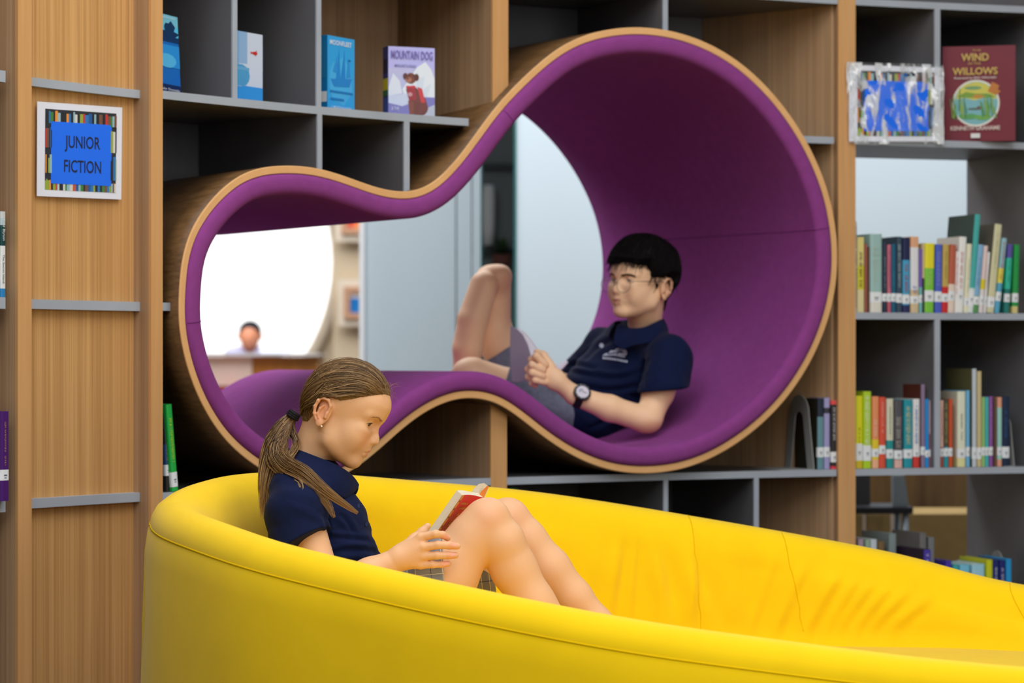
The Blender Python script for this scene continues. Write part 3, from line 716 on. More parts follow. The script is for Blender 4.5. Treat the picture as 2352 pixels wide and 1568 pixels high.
def eye_parts(par, M, boy, gaze, R=.0118):
    for y in (-1, 1):
        c = Vector((.0835, y*.030, .0185)); b = MB(); g = Vector(gaze).normalized()
        rot = g.to_track_quat('Z', 'Y').to_matrix().to_4x4(); T = M @ Matrix.Translation(c) @ rot
        pr = []; nn = 28
        for i in range(nn+1):
            a = math.pi*i/nn; pr.append((R*math.sin(a), R*math.cos(a)))
        vs = [Vector((r*math.cos(2*math.pi*k/24), r*math.sin(2*math.pi*k/24), z)) for r, z in pr for k in range(24)]
        fs = []; cs = []
        for i in range(nn):
            a = (i+.5)/nn*180; cc = (10, 8, 8) if a < 12 else ((56, 36, 22) if not boy else (38, 24, 18)) if a < 30 else (40, 28, 20) if a < 34 else (236, 228, 222)
            for k in range(24): fs.append((i*24+k, i*24+(k+1) % 24, (i+1)*24+(k+1) % 24, (i+1)*24+k)); cs.append(cc)
        b.add([T @ v for v in vs], fs, cs); b.build('eye', mat('eyeball', attr=True, rough=.12, spec=.6), par, smooth=True)
        b = MB(); hz = .0034 if boy else .0046; dz = -.0013 if boy else -.0021
        pts = []
        for i in range(9):
            t = -1+i/4; yy = t*.0126; z = dz+hz*.88*math.sqrt(max(0, 1-t*t))
            x = math.sqrt(max(0, .01345**2-yy*yy*.93-z*z)); pts.append(M @ Vector((c.x+x, c.y+yy+y*.0012, c.z+z)))
        b.tube(pts, [.0003, .0005, .0007, .0008, .0009, .0008, .0007, .0005, .0003], 6, (38, 26, 18))
        b.build('eyelashes', MATTE(), par, smooth=True)

SCALP_EDGE = []
def scalp(V, Fc, Nn, poly, lift, ears=.066, edge=.55):
    x, z = V[:, 0], V[:, 2]; P = poly; inside = np.zeros(len(V), bool); j = len(P)-1
    for i in range(len(P)):
        xi, zi = P[i]; xj, zj = P[j]; c = ((zi > z) != (zj > z)) & (x < (xj-xi)*(z-zi)/((zj-zi) or 1e-9)+xi); inside ^= c; j = i
    inside &= ~((np.abs(V[:, 1]) > ears) & (V[:, 2] < .030))
    F2 = Fc[inside[Fc].all(1)]; u, inv = np.unique(F2, return_inverse=True)
    l = lift(V[u]) if callable(lift) else lift
    Q = inv.reshape(-1, 4); E = np.sort(np.concatenate([Q[:, [i, (i+1) % 4]] for i in range(4)]), axis=1); k_ = E[:, 0].astype(np.int64)*len(u)+E[:, 1]
    kk, cn = np.unique(k_, return_counts=True); bd = np.unique(np.concatenate([kk[cn == 1]//len(u), kk[cn == 1] % len(u)])); B = V[u][bd]
    ds = np.concatenate([np.sqrt(((c[:, None]-B[None])**2).sum(2)).min(1) for c in np.array_split(V[u], max(1, len(u)//800))])
    l = np.minimum(l, ds*edge-.0004); SCALP_EDGE[:] = [bd]
    return V[u]+Nn[u]*np.reshape(l, (-1, 1)), inv.reshape(-1, 4), u
# ------------------------------------------------------------------ the girl
G = W
girl = thing('person', 'fair-haired child with ponytail and navy polo reading a red book in the sofa', 'person')
SKG = (232, 182, 138)
M_SKIN = mat('skin', attr=True, rough=.5, spec=.3, bump=((500, 500, 500), .06, .001, 3))
yaw = R_(-9)
fx = Vector((.909, 0, -.416)); uz = Vector((.416, 0, .909)); ly = Vector((0, 1, 0))
Rh = Matrix((fx, ly, uz)).transposed()          # columns are the head axes
Rh = Matrix.Rotation(yaw, 3, uz) @ Rh
KG = .955
ear = G(746, 949, 5.375); org = ear-(Rh @ Vector((-.002, -.072, .0)))*KG
MG = Matrix.Translation(org) @ Rh.to_4x4() @ Matrix.Scale(KG, 4); MGi = MG.inverted()
nb = MGi @ G(690, 1085, 5.45)
V, Fc = head_sdf(tuple(nb), .041).mesh(.00135)
V[:, 0] -= .0075*np.clip((.062-V[:, 2])/.05, 0, 1)*np.clip((V[:, 0]-.02)/.05, 0, 1)
Nn = vnorm(V, Fc); HV, HF, HN = V, Fc, Nn
C = tint(V, SKG, face_blobs(SKG))
parts = [(xf(MG, V), Fc, C)]
def ps(L): return [G(*p) for p in L]
# near arm and hand
s = Sdf()
s.chain(ps([(684, 1140, 5.33), (742, 1330, 5.28), (772, 1352, 5.27), (850, 1318, 5.26), (915, 1284, 5.26)]), [.036, .0335, .033, .031, .0225], k=.012)
s.el(G(936, 1272, 5.262), (.026, .0135, .026), k=.012)
kn = [(966, 1234, 5.252), (972, 1256, 5.247), (972, 1277, 5.249), (966, 1297, 5.254)]
for p, r in zip(kn, (.0092, .0094, .0090, .0086)): s.rc(G(918, 1281, 5.26), G(*p), .017, r, k=.012)
fing = [([(966, 1234, 5.252), (1000, 1226, 5.243), (1017, 1228, 5.252), (1028, 1235, 5.262)], [.0090, .0078, .0072, .0064]),
        ([(972, 1256, 5.247), (1005, 1251, 5.243), (1032, 1252, 5.250), (1050, 1254, 5.256)], [.0092, .0079, .0073, .0066]),
        ([(972, 1277, 5.249), (1004, 1275, 5.244), (1030, 1275, 5.250), (1046, 1275, 5.256)], [.0088, .0076, .0070, .0064]),
        ([(966, 1297, 5.254), (994, 1296, 5.248), (1014, 1296, 5.252), (1030, 1294, 5.257)], [.0082, .0068, .0062, .0056])]
for P, r in fing: s.chain(ps(P), r, k=.0035)
s.chain(ps([(925, 1262, 5.27), (952, 1238, 5.285), (970, 1222, 5.29), (982, 1208, 5.292)]), [.013, .0105, .0086, .0068], k=.007)
V, Fc = s.mesh(.0017)
bl = []
for (x, y, Y) in ((1024, 1232, 5.25), (1045, 1251, 5.243), (1042, 1273, 5.244), (1026, 1293, 5.247)):
    bl.append((tuple(G(x, y, Y)), (.0062, .006, .0046), (250, 186, 172), 1.0)); bl.append((tuple(G(x-3, y+1, Y)), (.012, .012, .011), (234, 150, 118), .35))
for p in kn: bl.append((tuple(G(*p)), (.007, .012, .007), (236, 186, 140), .5))
parts.append((V, Fc, tint(V, SKG, bl)))
# far arm and hand
s = Sdf()
s.chain(ps([(712, 1140, 5.57), (800, 1335, 5.62), (900, 1315, 5.60), (985, 1262, 5.56)]), [.035, .031, .028, .021], k=.01)
s.el(G(1002, 1250, 5.55), (.028, .014, .024), k=.01)
for i, (dx, dy) in enumerate(((0, -16), (5, -2), (4, 12), (-2, 24))):
    s.chain(ps([(1010+dx, 1240+dy, 5.545), (1036+dx, 1232+dy*.8, 5.53), (1050+dx, 1234+dy*.7, 5.51)]), [.0085, .0072, .006], k=.004)
s.chain(ps([(995, 1240, 5.55), (1015, 1215, 5.53), (1022, 1200, 5.51)]), [.011, .0085, .0068], k=.005)
V, Fc = s.mesh(.0025); parts.append((V, Fc, tint(V, SKG, [])))
# torso (under the clothes) and legs
s = Sdf()
s.rc(G(700, 1120, 5.45), G(760, 1290, 5.46), .055, .07, k=.02).rc(G(760, 1290, 5.46), G(810, 1440, 5.46), .07, .08, k=.03)
nl = [(860, 1470, 5.37), (930, 1420, 5.355), (1020, 1322, 5.35), (1088, 1232, 5.35), (1116, 1200, 5.35), (1152, 1243, 5.35), (1180, 1306, 5.36), (1226, 1385, 5.36), (1300, 1470, 5.36), (1352, 1526, 5.36)]
s.chain(ps(nl), [.085, .080, .066, .0475, .0445, .0440, .0450, .0415, .031, .026], k=.014)
s.el(G(1128, 1183, 5.345), (.030, .030, .028), k=.02)
s.chain(ps([(1352, 1526, 5.36), (1372, 1552, 5.36), (1430, 1562, 5.35)]), [.028, .026, .018], k=.01)
flg = [(870, 1470, 5.56), (960, 1400, 5.56), (1060, 1290, 5.55), (1140, 1212, 5.545), (1166, 1194, 5.54), (1206, 1240, 5.54), (1262, 1306, 5.54), (1318, 1372, 5.54), (1372, 1430, 5.54), (1440, 1520, 5.54)]
s.chain(ps(flg), [.085, .076, .062, .046, .043, .0425, .0425, .037, .031, .026], k=.014)
s.chain(ps([(1440, 1520, 5.54), (1458, 1546, 5.54), (1512, 1556, 5.53)]), [.028, .026, .018], k=.01)
V, Fc = s.mesh(.0032)
bl = [(tuple(G(1125, 1182, 5.32)), (.03, .04, .03), (232, 166, 128), .4), (tuple(G(1185, 1180, 5.52)), (.03, .04, .03), (232, 166, 128), .3)]
parts.append((V, Fc, tint(V, SKG, bl)))
BV, BF, BC = join(parts)
np_obj('body', BV, BF, BC, M_SKIN, girl)
eye_parts(girl, MG @ Matrix.Translation((-.0065, 0, 0)), False, (.93, -.20, -.22))
# eyebrows
bvh_h = BVHTree.FromPolygons([tuple(p) for p in HV[::1]], HF.tolist())
def on_face(y, z, lift=.0006):
    r = bvh_h.ray_cast(Vector((.25, y, z)), Vector((-1, 0, 0)))
    return (r[0]+Vector((lift, 0, 0))) if r[0] else Vector((.1, y, z))
def brows(par, M, rgb, n, r, z0, boy=False):
    rg = np.random.default_rng(7)
    for sd_ in (-1, 1):
        P = []
        for i in range(n):
            t = rg.random(); y = sd_*(.012+t*.034); z = z0+(.0038 if boy else .0065)*math.sin(min(1, t*1.25)*math.pi*.62)-(.004*max(0, t-.7)/.3)+rg.normal()*.0012
            a = on_face(y, z); c = on_face(y+sd_*.006, z+.0018*(1-t)-.0008*t, .0012); b_ = (a+c)/2+Vector((.0004, 0, 0)); P.append([tuple(M @ a), tuple(M @ b_), tuple(M @ c)])
        v, f, c = strands(np.array(P), np.tile(np.array(lin(rgb)), (n, 1)), r); np_obj('eyebrow', v, f, c, MATTE(), par)
brows(girl, MG, (190, 140, 96), 60, .0003, .0305)
# hair on the scalp
POLY = [(.125, .093), (.088, .086), (.067, .072), (.040, .050), (.018, .036), (-.004, .034), (-.014, .028), (-.020, .010), (-.022, -.006), (-.034, -.034), (-.09, -.05), (-.16, .0), (-.1, .17), (.05, .2), (.16, .16)]
def lift_g(v): return .0035+.004*np.clip((v[:, 2]-.03)/.06, 0, 1)*np.clip((.09-v[:, 0])/.04, 0, 1)
SV, SF, _u = scalp(HV, HF, HN, POLY, lift_g); EDG = SCALP_EDGE[0]
M_HAIR = mat('blonde_brown_hair', attr=True, rough=.42, spec=.45)
np_obj('hair', xf(MG, SV), SF, (120, 92, 60), M_HAIR, girl)
bs = BVHTree.FromPolygons([tuple(p) for p in SV], SF.tolist())
rg = np.random.default_rng(11); tie = Vector((-.060, -.004, -.024)); cc = Vector((.010, 0, .030))
ns_ = 5200; pick = rg.choice(len(SV), ns_); P = np.zeros((ns_, 13, 3)); K = []
front = np.where((SV[:, 0] > .0) & (SV[:, 2] > .03))[0]; pick[:2400] = rg.choice(front, 2400); ef = EDG[(SV[EDG][:, 0] > -.004)]; pick[:1700] = rg.choice(ef, 1700); pick[1700:2500] = rg.choice(np.where((SV[:, 0] > .075) & (SV[:, 2] > .06))[0], 800)
hl = np.where(_u >= 0)[0]
for i, pi_ in enumerate(pick):
    p = Vector(SV[pi_]); lf = abs(rg.normal())*.0016
    a = (p-cc).normalized(); t_ = (tie-cc).normalized(); w = rg.normal()*.008
    ya = abs(a.y)/.72; vv = Vector((-.30, math.copysign(min(1, ya*1.25), a.y), .02+.85*max(0, 1-ya)**.9)).normalized()*1.15
    for j in range(13):
        t = j/12; d = (a*(1-t)**2+vv*(2*t*(1-t))+t_*t*t).normalized()
        q = cc+d*.088
        if -.028 < q.x < .034 and q.z < .040 and abs(q.y) > .03: q.z = .040+.004*rg.random()
        r = bs.find_nearest(q); pos = r[0] if r[0] else q
        out = (pos-cc).normalized()
        env_ = min(1, t*5)
        pos = pos+out*(lf*env_+.0005+.0005*env_+.0007*math.sin(i*1.7+j*.8))+Vector((0, w*math.sin(t*3.14)*.35, w*math.sin(t*3.14)*.3))
        if t > .86: pos = pos.lerp(tie+Vector((0, w*.5, w*.3)), (t-.86)/.14*.9)
        P[i, j] = MG @ pos; K.append((pos.x > -.026) and (pos.z < .031) and abs(pos.y) > .045)
keep = ~np.array(K).reshape(ns_, 13).any(1); P = P[keep]; ns_ = len(P)
cg = np.array([lin(c) for c in ((96, 68, 38), (128, 96, 58), (160, 124, 78), (196, 158, 104), (112, 82, 48), (74, 52, 30))])
def hc(n, pr): return cg[rg.choice(6, n, p=pr)]*rg.uniform(.85, 1.12, (n, 1))
v, f, c = strands(P, hc(ns_, [.2, .24, .2, .1, .16, .1]), rg.uniform(.00022, .00055, ns_)); np_obj('hair_strands', v, f, c, M_HAIR, girl)
# flyaway wisps around the crown and hairline
nw = 120; P = np.zeros((nw, 9, 3))
for i in range(nw):
    pi_ = rg.choice(len(SV)) if i > 45 else rg.choice(np.where((SV[:, 0] > .075) & (SV[:, 2] > .07))[0])
    p = Vector(SV[pi_]); a = (p-cc).normalized(); d = Vector((-.5, rg.normal()*.3, rg.normal()*.4)) if i > 45 else Vector((.5, rg.normal()*.4, -.5+rg.normal()*.4)); L_ = rg.uniform(.010, .026)
    for j in range(9):
        t = j/8; P[i, j] = MG @ (p+a*(t*L_*(.35 if i > 45 else .5)+.001)+d*t*t*L_*1.1+Vector((0, math.sin(t*5+i)*.002, (math.cos(t*4+i)-math.cos(i))*.004)))
v, f, c = strands(P, hc(nw, [.05, .15, .35, .35, .05, .05]), .00013); np_obj('loose_hair', v, f, c, M_HAIR, girl)['kind'] = 'stuff'
# ponytail
def bundle(path, n, rad, colp, wave=1.0, m=22):
    C0 = catmull([tuple(G(*p)) for p in path], 12); sA = np.linspace(0, len(C0)-1, m); base = np.stack([np.interp(sA, np.arange(len(C0)), C0[:, k]) for k in range(3)], 1)
    RR = np.interp(np.linspace(0, 1, m), np.linspace(0, 1, len(rad)), rad)
    out = np.zeros((n, m, 3)); T = np.gradient(base, axis=0); T /= np.linalg.norm(T, axis=1)[:, None]; A = np.cross(T, (0, 1, 0)); A /= np.linalg.norm(A, axis=1)[:, None]; B = np.cross(T, A)
    for i in range(n):
        th = rg.random()*6.28; rr = math.sqrt(rg.random()); L_ = rg.uniform(.55, 1.0) if i % 3 else rg.uniform(.82, 1.06); ph = rg.random()*6.28
        tt = np.linspace(0, L_, m); b_ = np.stack([np.interp(tt, np.linspace(0, 1, m), base[:, k]) for k in range(3)], 1)
        R2 = np.interp(tt, np.linspace(0, 1, m), RR); wv = wave*.0022*np.sin(tt*9+ph)*np.minimum(1, tt*3); w2 = wave*.0016*np.cos(tt*13+ph)*np.minimum(1, tt*3)
        th2 = th+tt*.9
        out[i] = b_+A*((np.cos(th2)*rr*R2+wv)[:, None])+B*((np.sin(th2)*rr*R2*.75+w2)[:, None])
    base_c = hc(n, colp); tip = np.array(lin((206, 166, 108)))
    tcol = np.clip((np.linspace(0, 1, m)-.55)/.45, 0, 1)[None, :, None]*.6
    return out, base_c[:, None, :]*(1-tcol)+tip*tcol
pcol = [.24, .24, .16, .08, .16, .12]
tails = [([(674, 953, 5.42), (650, 978, 5.40), (630, 1015, 5.39), (618, 1065, 5.375), (610, 1120, 5.36), (606, 1190, 5.36)], 420, [.007, .015, .020, .019, .014, .006]),
         ([(672, 955, 5.41), (648, 990, 5.39), (634, 1035, 5.365), (655, 1068, 5.335), (700, 1090, 5.305), (748, 1128, 5.288), (822, 1178, 5.285)], 420, [.007, .014, .020, .021, .017, .010, .0015]),
         ([(674, 956, 5.41), (655, 988, 5.39), (645, 1045, 5.36), (668, 1078, 5.33), (712, 1108, 5.30), (748, 1150, 5.288), (768, 1188, 5.285)], 200, [.006, .010, .014, .014, .011, .008, .002]),
         ([(672, 956, 5.42), (640, 1000, 5.39), (620, 1050, 5.36), (650, 1085, 5.33), (690, 1110, 5.288), (686, 1160, 5.255)], 30, [.004, .008, .010, .008, .006, .004]),
         ([(676, 955, 5.42), (668, 985, 5.41), (680, 1015, 5.40), (668, 1045, 5.37), (640, 1075, 5.36)], 90, [.005, .008, .007, .007, .005])]
for i, (p, n, r) in enumerate(tails):
    o_, c_ = bundle(p, n, r, pcol if i != 3 else [.05, .15, .3, .4, .05, .05])
    v, f, c = strands(o_, c_, rg.uniform(.0004, .0009, n), .15); np_obj('ponytail_lock', v, f, c, M_HAIR, girl)
b = MB(); ce = G(674, 953, 5.405); ax_ = Vector((.55, 0, .83)).normalized()
u1 = ax_.orthogonal().normalized(); u2 = ax_.cross(u1)
for k_ in range(3):
    b.tube([ce+ax_*(.004*(k_-1))+(u1*math.cos(a/16*6.283)+u2*math.sin(a/16*6.283))*(.0105+.001*math.sin(a*2.4+k_)) for a in range(16)], .0034, 6, (26, 24, 26), closed=True)
b.build('hair_tie', MATTE(), girl, smooth=True)
b = MB(); q = MG @ Vector((.004, -.0765, -.027)); b.lathe([(0, -.0022), (.0016, -.0015), (.0022, 0), (.0016, .0015), (0, .0022)], Matrix.Translation(q), 12, (250, 240, 215)); b.build('earring', mat('pearl_stud', (246, 236, 214), .15, .8), girl, smooth=True)

# polo shirt
M_NAVY = mat('navy_pique_cotton', (13, 24, 58), .85, .12, sheen=.03, var=((60, 60, 60), .08, 3), bump=((1400, 1400, 1400), .15, .0008, 2))
def crease(V, N, lines, a, w):
    d_ = np.zeros(len(V)); near = N[:, 1] < .25
    P = np.stack([CX+V[:, 0]/V[:, 1]*FPX, HY-(V[:, 2]-EZ)/V[:, 1]*FPX], 1)
    for L_ in lines:
        c = catmull(L_, 10); D = np.sqrt(((P[:, None]-c[None])**2).sum(2)); k = D.argmin(1); d = D.min(1)*np.sign(P[:, 1]-c[k, 1])
        t = np.sin(np.clip(k/(len(c)-1), 0, 1)*np.pi)**.6
        d_ += t*(-np.exp(-(d/w)**2)+.65*np.exp(-((d+1.5*w)/(w*1.1))**2)+.35*np.exp(-((d-1.7*w)/(w*1.2))**2))*a
    return V+N*(d_*near)[:, None]
def rotY(a):
    M = Matrix.Rotation(a, 3, 'Y'); return [list(r) for r in M]
def folds_np(V, N, amp, f, seed, dirv=(0, 0, 1)):
    r_ = np.random.default_rng(seed); d = np.zeros(len(V))
    for i in range(5):
        k = np.array(dirv)*r_.uniform(.7, 1.4)*f+r_.normal(size=3)*f*.45
        ph = V @ k+r_.random()*6+.9*np.sin(V @ (r_.normal(size=3)*f*.35)+r_.random()*6); w_ = np.sin(ph); d += np.sign(w_)*np.abs(w_)**1.6*amp*r_.uniform(.5, 1)
    m = .5+.5*np.sin(V @ (r_.normal(size=3)*f*.3)+r_.random()*6)
    return V+N*(d*m*.5)[:, None]
s = Sdf()
s.el(G(722, 1165, 5.45), (.082, .118, .105), rotY(R_(-14)), k=.0)
s.el(G(752, 1235, 5.45), (.092, .118, .095), rotY(R_(-14)), k=.03)
s.el(G(782, 1330, 5.45), (.088, .122, .100), rotY(R_(-10)), k=.03)
s.el(G(800, 1420, 5.45), (.090, .125, .070), k=.03)
s.rc(G(676, 1122, 5.36), G(700, 1085, 5.44), .040, .050, k=.02).rc(G(700, 1085, 5.46), G(690, 1115, 5.56), .050, .042, k=.02)
s.rc(G(684, 1090, 5.45), G(720, 1100, 5.45), .052, .052, k=.02)
s.rc(G(676, 1132, 5.345), G(674, 1165, 5.33), .049, .050, k=.02)
sl_ = Sdf()
sl_.rc(G(684, 1112, 5.38), G(676, 1136, 5.345), .040, .051, k=0).rc(G(676, 1136, 5.345), G(679, 1175, 5.31), .051, .058, k=.012).rc(G(679, 1175, 5.31), G(697, 1268, 5.295), .058, .065, k=.012)
hem = G(696, 1249, 5.30); dn = (G(700, 1262, 5.30)-G(676, 1150, 5.33)).normalized()
sl_.cut(hem, (dn.x+.30, dn.y, dn.z))
V0, F0 = sl_.mesh(.0026); V0 = folds_np(V0, vnorm(V0, F0), .0018, 60, 12, (.3, .2, 1))
s.rc(G(692, 1132, 5.56), G(730, 1250, 5.62), .050, .056, k=.015)
V, Fc = s.mesh(.0026); V, Fc, _c0 = join([(V, Fc, np.zeros((len(V), 3))), (V0, F0, np.zeros((len(V0), 3)))]); N_ = vnorm(V, Fc); V = folds_np(V, N_, .0044, 45, 5, (.3, .3, 1)); V = folds_np(V, N_, .0022, 110, 8, (.6, .2, .8))
V = crease(V, vnorm(V, Fc), [[(738, 1276), (790, 1262), (840, 1262), (874, 1270)], [(748, 1232), (800, 1236), (850, 1240)], [(765, 1296), (815, 1288), (866, 1292)], [(742, 1180), (752, 1205), (756, 1240)], [(780, 1180), (800, 1200), (812, 1226)]], .0042, 6.0)
shirt = np_obj('polo_shirt', V, Fc, None, M_NAVY, girl)
bsh = BVHTree.FromPolygons([tuple(p) for p in V], Fc.tolist())
# creases near the waist
def sheet(name, up_, lo_, par, m, thick=.003, n=10, mid=None, puff=.004):
    A = catmull([tuple(G(*p)) for p in up_], n); B = catmull([tuple(G(*p)) for p in lo_], n); k = min(len(A), len(B)); A, B = A[:k], B[:k]
    rows = []
    cen_ = (A.mean(0)+B.mean(0))/2
    for t in np.linspace(0, 1, 9):
        R0 = A+(B-A)*t; o_ = R0-cen_; o_[:, 2] = 0; o_ /= np.linalg.norm(o_, axis=1)[:, None]+1e-9
        rows.append(R0+o_*puff*math.sin(t*math.pi))
    Vt = np.concatenate(rows); F_ = []
    for r in range(8):
        for i in range(k-1): F_.append((r*k+i, r*k+i+1, (r+1)*k+i+1, (r+1)*k+i))
    o = np_obj(name, Vt, np.array(F_), None, m, par); so = o.modifiers.new('solid', 'SOLIDIFY'); so.thickness = thick; so.offset = 0
    ss = o.modifiers.new('sub', 'SUBSURF'); ss.levels = 1; ss.render_levels = 1
    return o
up_ = [(824, 1112, 5.45), (812, 1094, 5.425), (790, 1076, 5.40), (760, 1061, 5.39), (722, 1046, 5.39), (690, 1034, 5.405), (668, 1029, 5.45), (682, 1032, 5.50), (722, 1044, 5.52), (765, 1062, 5.51), (806, 1090, 5.475), (820, 1106, 5.455)]
lo_ = [(806, 1134, 5.425), (790, 1144, 5.375), (760, 1124, 5.345), (735, 1108, 5.338), (705, 1086, 5.338), (672, 1064, 5.37), (650, 1056, 5.45), (672, 1060, 5.53), (710, 1082, 5.56), (755, 1112, 5.55), (800, 1132, 5.50), (816, 1136, 5.46)]
sheet('collar', up_, lo_, girl, M_NAVY)
def stick(name, par, bv, polys, m, lift=.0008, sub=1, rays=None):
    """small flat pieces laid on a surface along the line of sight, each vertex at its own real place"""
    b = MB()
    for pts, c in polys:
        vs = []
        for (x, y) in pts:
            d = (W(x, y, 5)-Vector((0, 0, EZ))).normalized(); r = bv.ray_cast(Vector((0, 0, EZ)), d)
            if r[0] is None: vs = None; break
            vs.append(r[0]-d*lift)
        if vs: b.add(vs, [tuple(range(len(vs)))], c)
    return b.build(name, m, par)
def disc(x, y, rx, ry, n=12, a0=0): return [(x+rx*math.cos(a0-2*math.pi*k/n), y+ry*math.sin(a0-2*math.pi*k/n)) for k in range(n)]
for bx, by in ((824, 1161), (842, 1203)):
    stick('button', girl, bsh, [(disc(bx, by, 3.6, 5.6), (34, 48, 92))], MATTE(), .0016)
    stick('button_rim', girl, bsh, [(disc(bx, by, 4.6, 6.8), (14, 20, 46))], MATTE(), .0010)
# plaid skirt
def plaid():
    m = bpy.data.materials.new('grey_plaid_cloth'); m.use_nodes = True; nt = m.node_tree; N = nt.nodes; L = nt.links; b = N['Principled BSDF']; b.inputs['Roughness'].default_value = .85; b.inputs['Specular IOR Level'].default_value = .15
    tc = N.new('ShaderNodeTexCoord'); mp = N.new('ShaderNodeMapping'); mp.inputs['Rotation'].default_value = (0, R_(6), 0); L.new(tc.outputs['Object'], mp.inputs[0]); sx = N.new('ShaderNodeSeparateXYZ'); L.new(mp.outputs[0], sx.inputs[0])
    prev = None
    def band(sock, per, ph, w, colr, fac):
        nonlocal prev
        a = N.new('ShaderNodeMath'); a.operation = 'MULTIPLY_ADD'; a.inputs[1].default_value = 1/per; a.inputs[2].default_value = ph; L.new(sock, a.inputs[0])
        f_ = N.new('ShaderNodeMath'); f_.operation = 'FRACT'; L.new(a.outputs[0], f_.inputs[0])
        l_ = N.new('ShaderNodeMath'); l_.operation = 'LESS_THAN'; l_.inputs[1].default_value = w/per; L.new(f_.outputs[0], l_.inputs[0])
        g_ = N.new('ShaderNodeMath'); g_.operation = 'MULTIPLY'; g_.inputs[1].default_value = fac; L.new(l_.outputs[0], g_.inputs[0])
        x = N.new('ShaderNodeMix'); x.data_type = 'RGBA'; L.new(g_.outputs[0], x.inputs[0])
        if prev: L.new(prev, x.inputs[6])
        else: x.inputs[6].default_value = lin((146, 150, 156))+(1,)
        x.inputs[7].default_value = lin(colr)+(1,); prev = x.outputs[2]
    for sk in (sx.outputs[0], sx.outputs[2]):
        band(sk, .070, .20, .018, (118, 122, 130), .5); band(sk, .070, .21, .0014, (232, 222, 196), .8); band(sk, .070, -.02, .0014, (232, 222, 196), .8); band(sk, .070, -.46, .0012, (52, 66, 110), .95)
    L.new(prev, b.inputs['Base Color']); return m
M_PLAID = plaid()
s = Sdf()
s.el(G(812, 1440, 5.455), (.098, .135, .075), k=.0)
s.chain(ps([(860, 1455, 5.37), (945, 1395, 5.352), (1040, 1306, 5.345)]), [.095, .084, .074], k=.02)
s.cut(G(1021, 1330, 5.33), (1, 0, .06), .20)
s.chain(ps([(870, 1465, 5.56), (960, 1400, 5.56), (1030, 1330, 5.55)]), [.094, .083, .072], k=.02)
V, Fc = s.mesh(.003); np_obj('plaid_skirt', V, Fc, None, M_PLAID, girl)
b = MB()
fl_ = [(1060, 1300), (1102, 1304), (1120, 1314), (1130, 1322), (1138, 1345), (1143, 1378), (1120, 1400), (1050, 1400)]
for t in (0, .003):
    pass
k_ = len(fl_); vs = [G(x, y, 5.455) for x, y in fl_]+[G(x, y, 5.46) for x, y in fl_]
b.add(vs, [tuple(range(k_))[::-1], tuple(range(k_, 2*k_))]+[(i, (i+1) % k_, (i+1) % k_+k_, i+k_) for i in range(k_)])
b.build('skirt_hem_flap', M_PLAID, girl)

# the red paperback she reads
bookg = thing('book', 'open red paperback held against the girl\'s knees, back cover showing', 'book')
A0 = G(1049, 1126, 5.34); B0 = G(962, 1252, 5.36)       # fore-edge of the near half, top and bottom, on the reading side
upv = (A0-B0).normalized(); wv = (G(1108, 1149, 5.44)-G(1062, 1136, 5.335)); wd_ = wv.length; wv = (wv-upv*wv.dot(upv)).normalized()
nr = wv.cross(upv).normalized()
if nr.x > 0: nr = -nr                                    # towards the reader
TH = .0155; Hh = .165
base = A0-upv*Hh-nr*0
def bp(u, v, n): return base+wv*(u*wd_)+upv*(v*Hh)+nr*n
b = MB(); n_ = 10                                        # curved near page block: reading face bows out
vs = []; 
for v_ in (0, 1):
    for i in range(n_+1):
        u = i/n_; bow = .010*math.sin(min(1, u*1.15)*math.pi)*.5+.012*(1-(1-u)**2)*0
        vs += [bp(u, v_, bow*(1-u)+0-.0*u), bp(u, v_, -TH+bow*.9)]
m2 = 2*(n_+1); fs = []
for i in range(n_):
    a = 2*i; fs += [(a, a+2, a+2+m2, a+m2), (a+1, a+1+m2, a+3+m2, a+3), (a, a+1, a+3, a+2), (a+m2, a+2+m2, a+3+m2, a+1+m2)]
fs += [(0, m2, m2+1, 1), (2*n_, 2*n_+1, m2+2*n_+1, m2+2*n_)]
b.add(vs, fs); b.build('pages', M_PAGES(), bookg)
def cov(u0, u1, v0, v1, dn_, c, b, k=10):
    vs = []
    for v_ in (v0, v1):
        for i in range(k+1):
            u = u0+(u1-u0)*i/k; bow = .010*math.sin(min(1, u*1.15)*math.pi)*.5; vs.append(bp(u, v_, -TH+bow*.9-dn_))
    b.add(vs, [(i, i+1, i+k+2, i+k+1) for i in range(k)], c)
b = MB(); cov(-.02, 1.03, -.005, 1.004, .0008, (236, 12, 52), b); cov(-.02, .10, -.005, 1.004, .0011, (232, 176, 40), b); b.build('cover', PRINT(), bookg)
b = MB(); rg2 = random.Random(2)
def squig(u, v, w, h, c, n):
    for i in range(n):
        u0 = u+w*i/n; cov(u0, u0+w/n*rg2.uniform(.35, .8), v+rg2.uniform(-.1, .1)*h, v+h*rg2.uniform(.6, 1.1), .0016, c, b, 1)
YT = (240, 190, 60)
squig(.20, .86, .35, .035, YT, 9); squig(.30, .79, .52, .035, YT, 12); squig(.38, .70, .10, .03, YT, 3); squig(.30, .55, .50, .06, YT, 7); squig(.25, .40, .28, .03, (200, 90, 60), 6); squig(.75, .90, .2, .05, YT, 4)
for v_ in (.9, .78, .66, .52, .38): cov(.02, .07, v_, v_+.03, .0016, (60, 70, 40), b, 1)
b.build('cover_lettering', PRINT(), bookg)
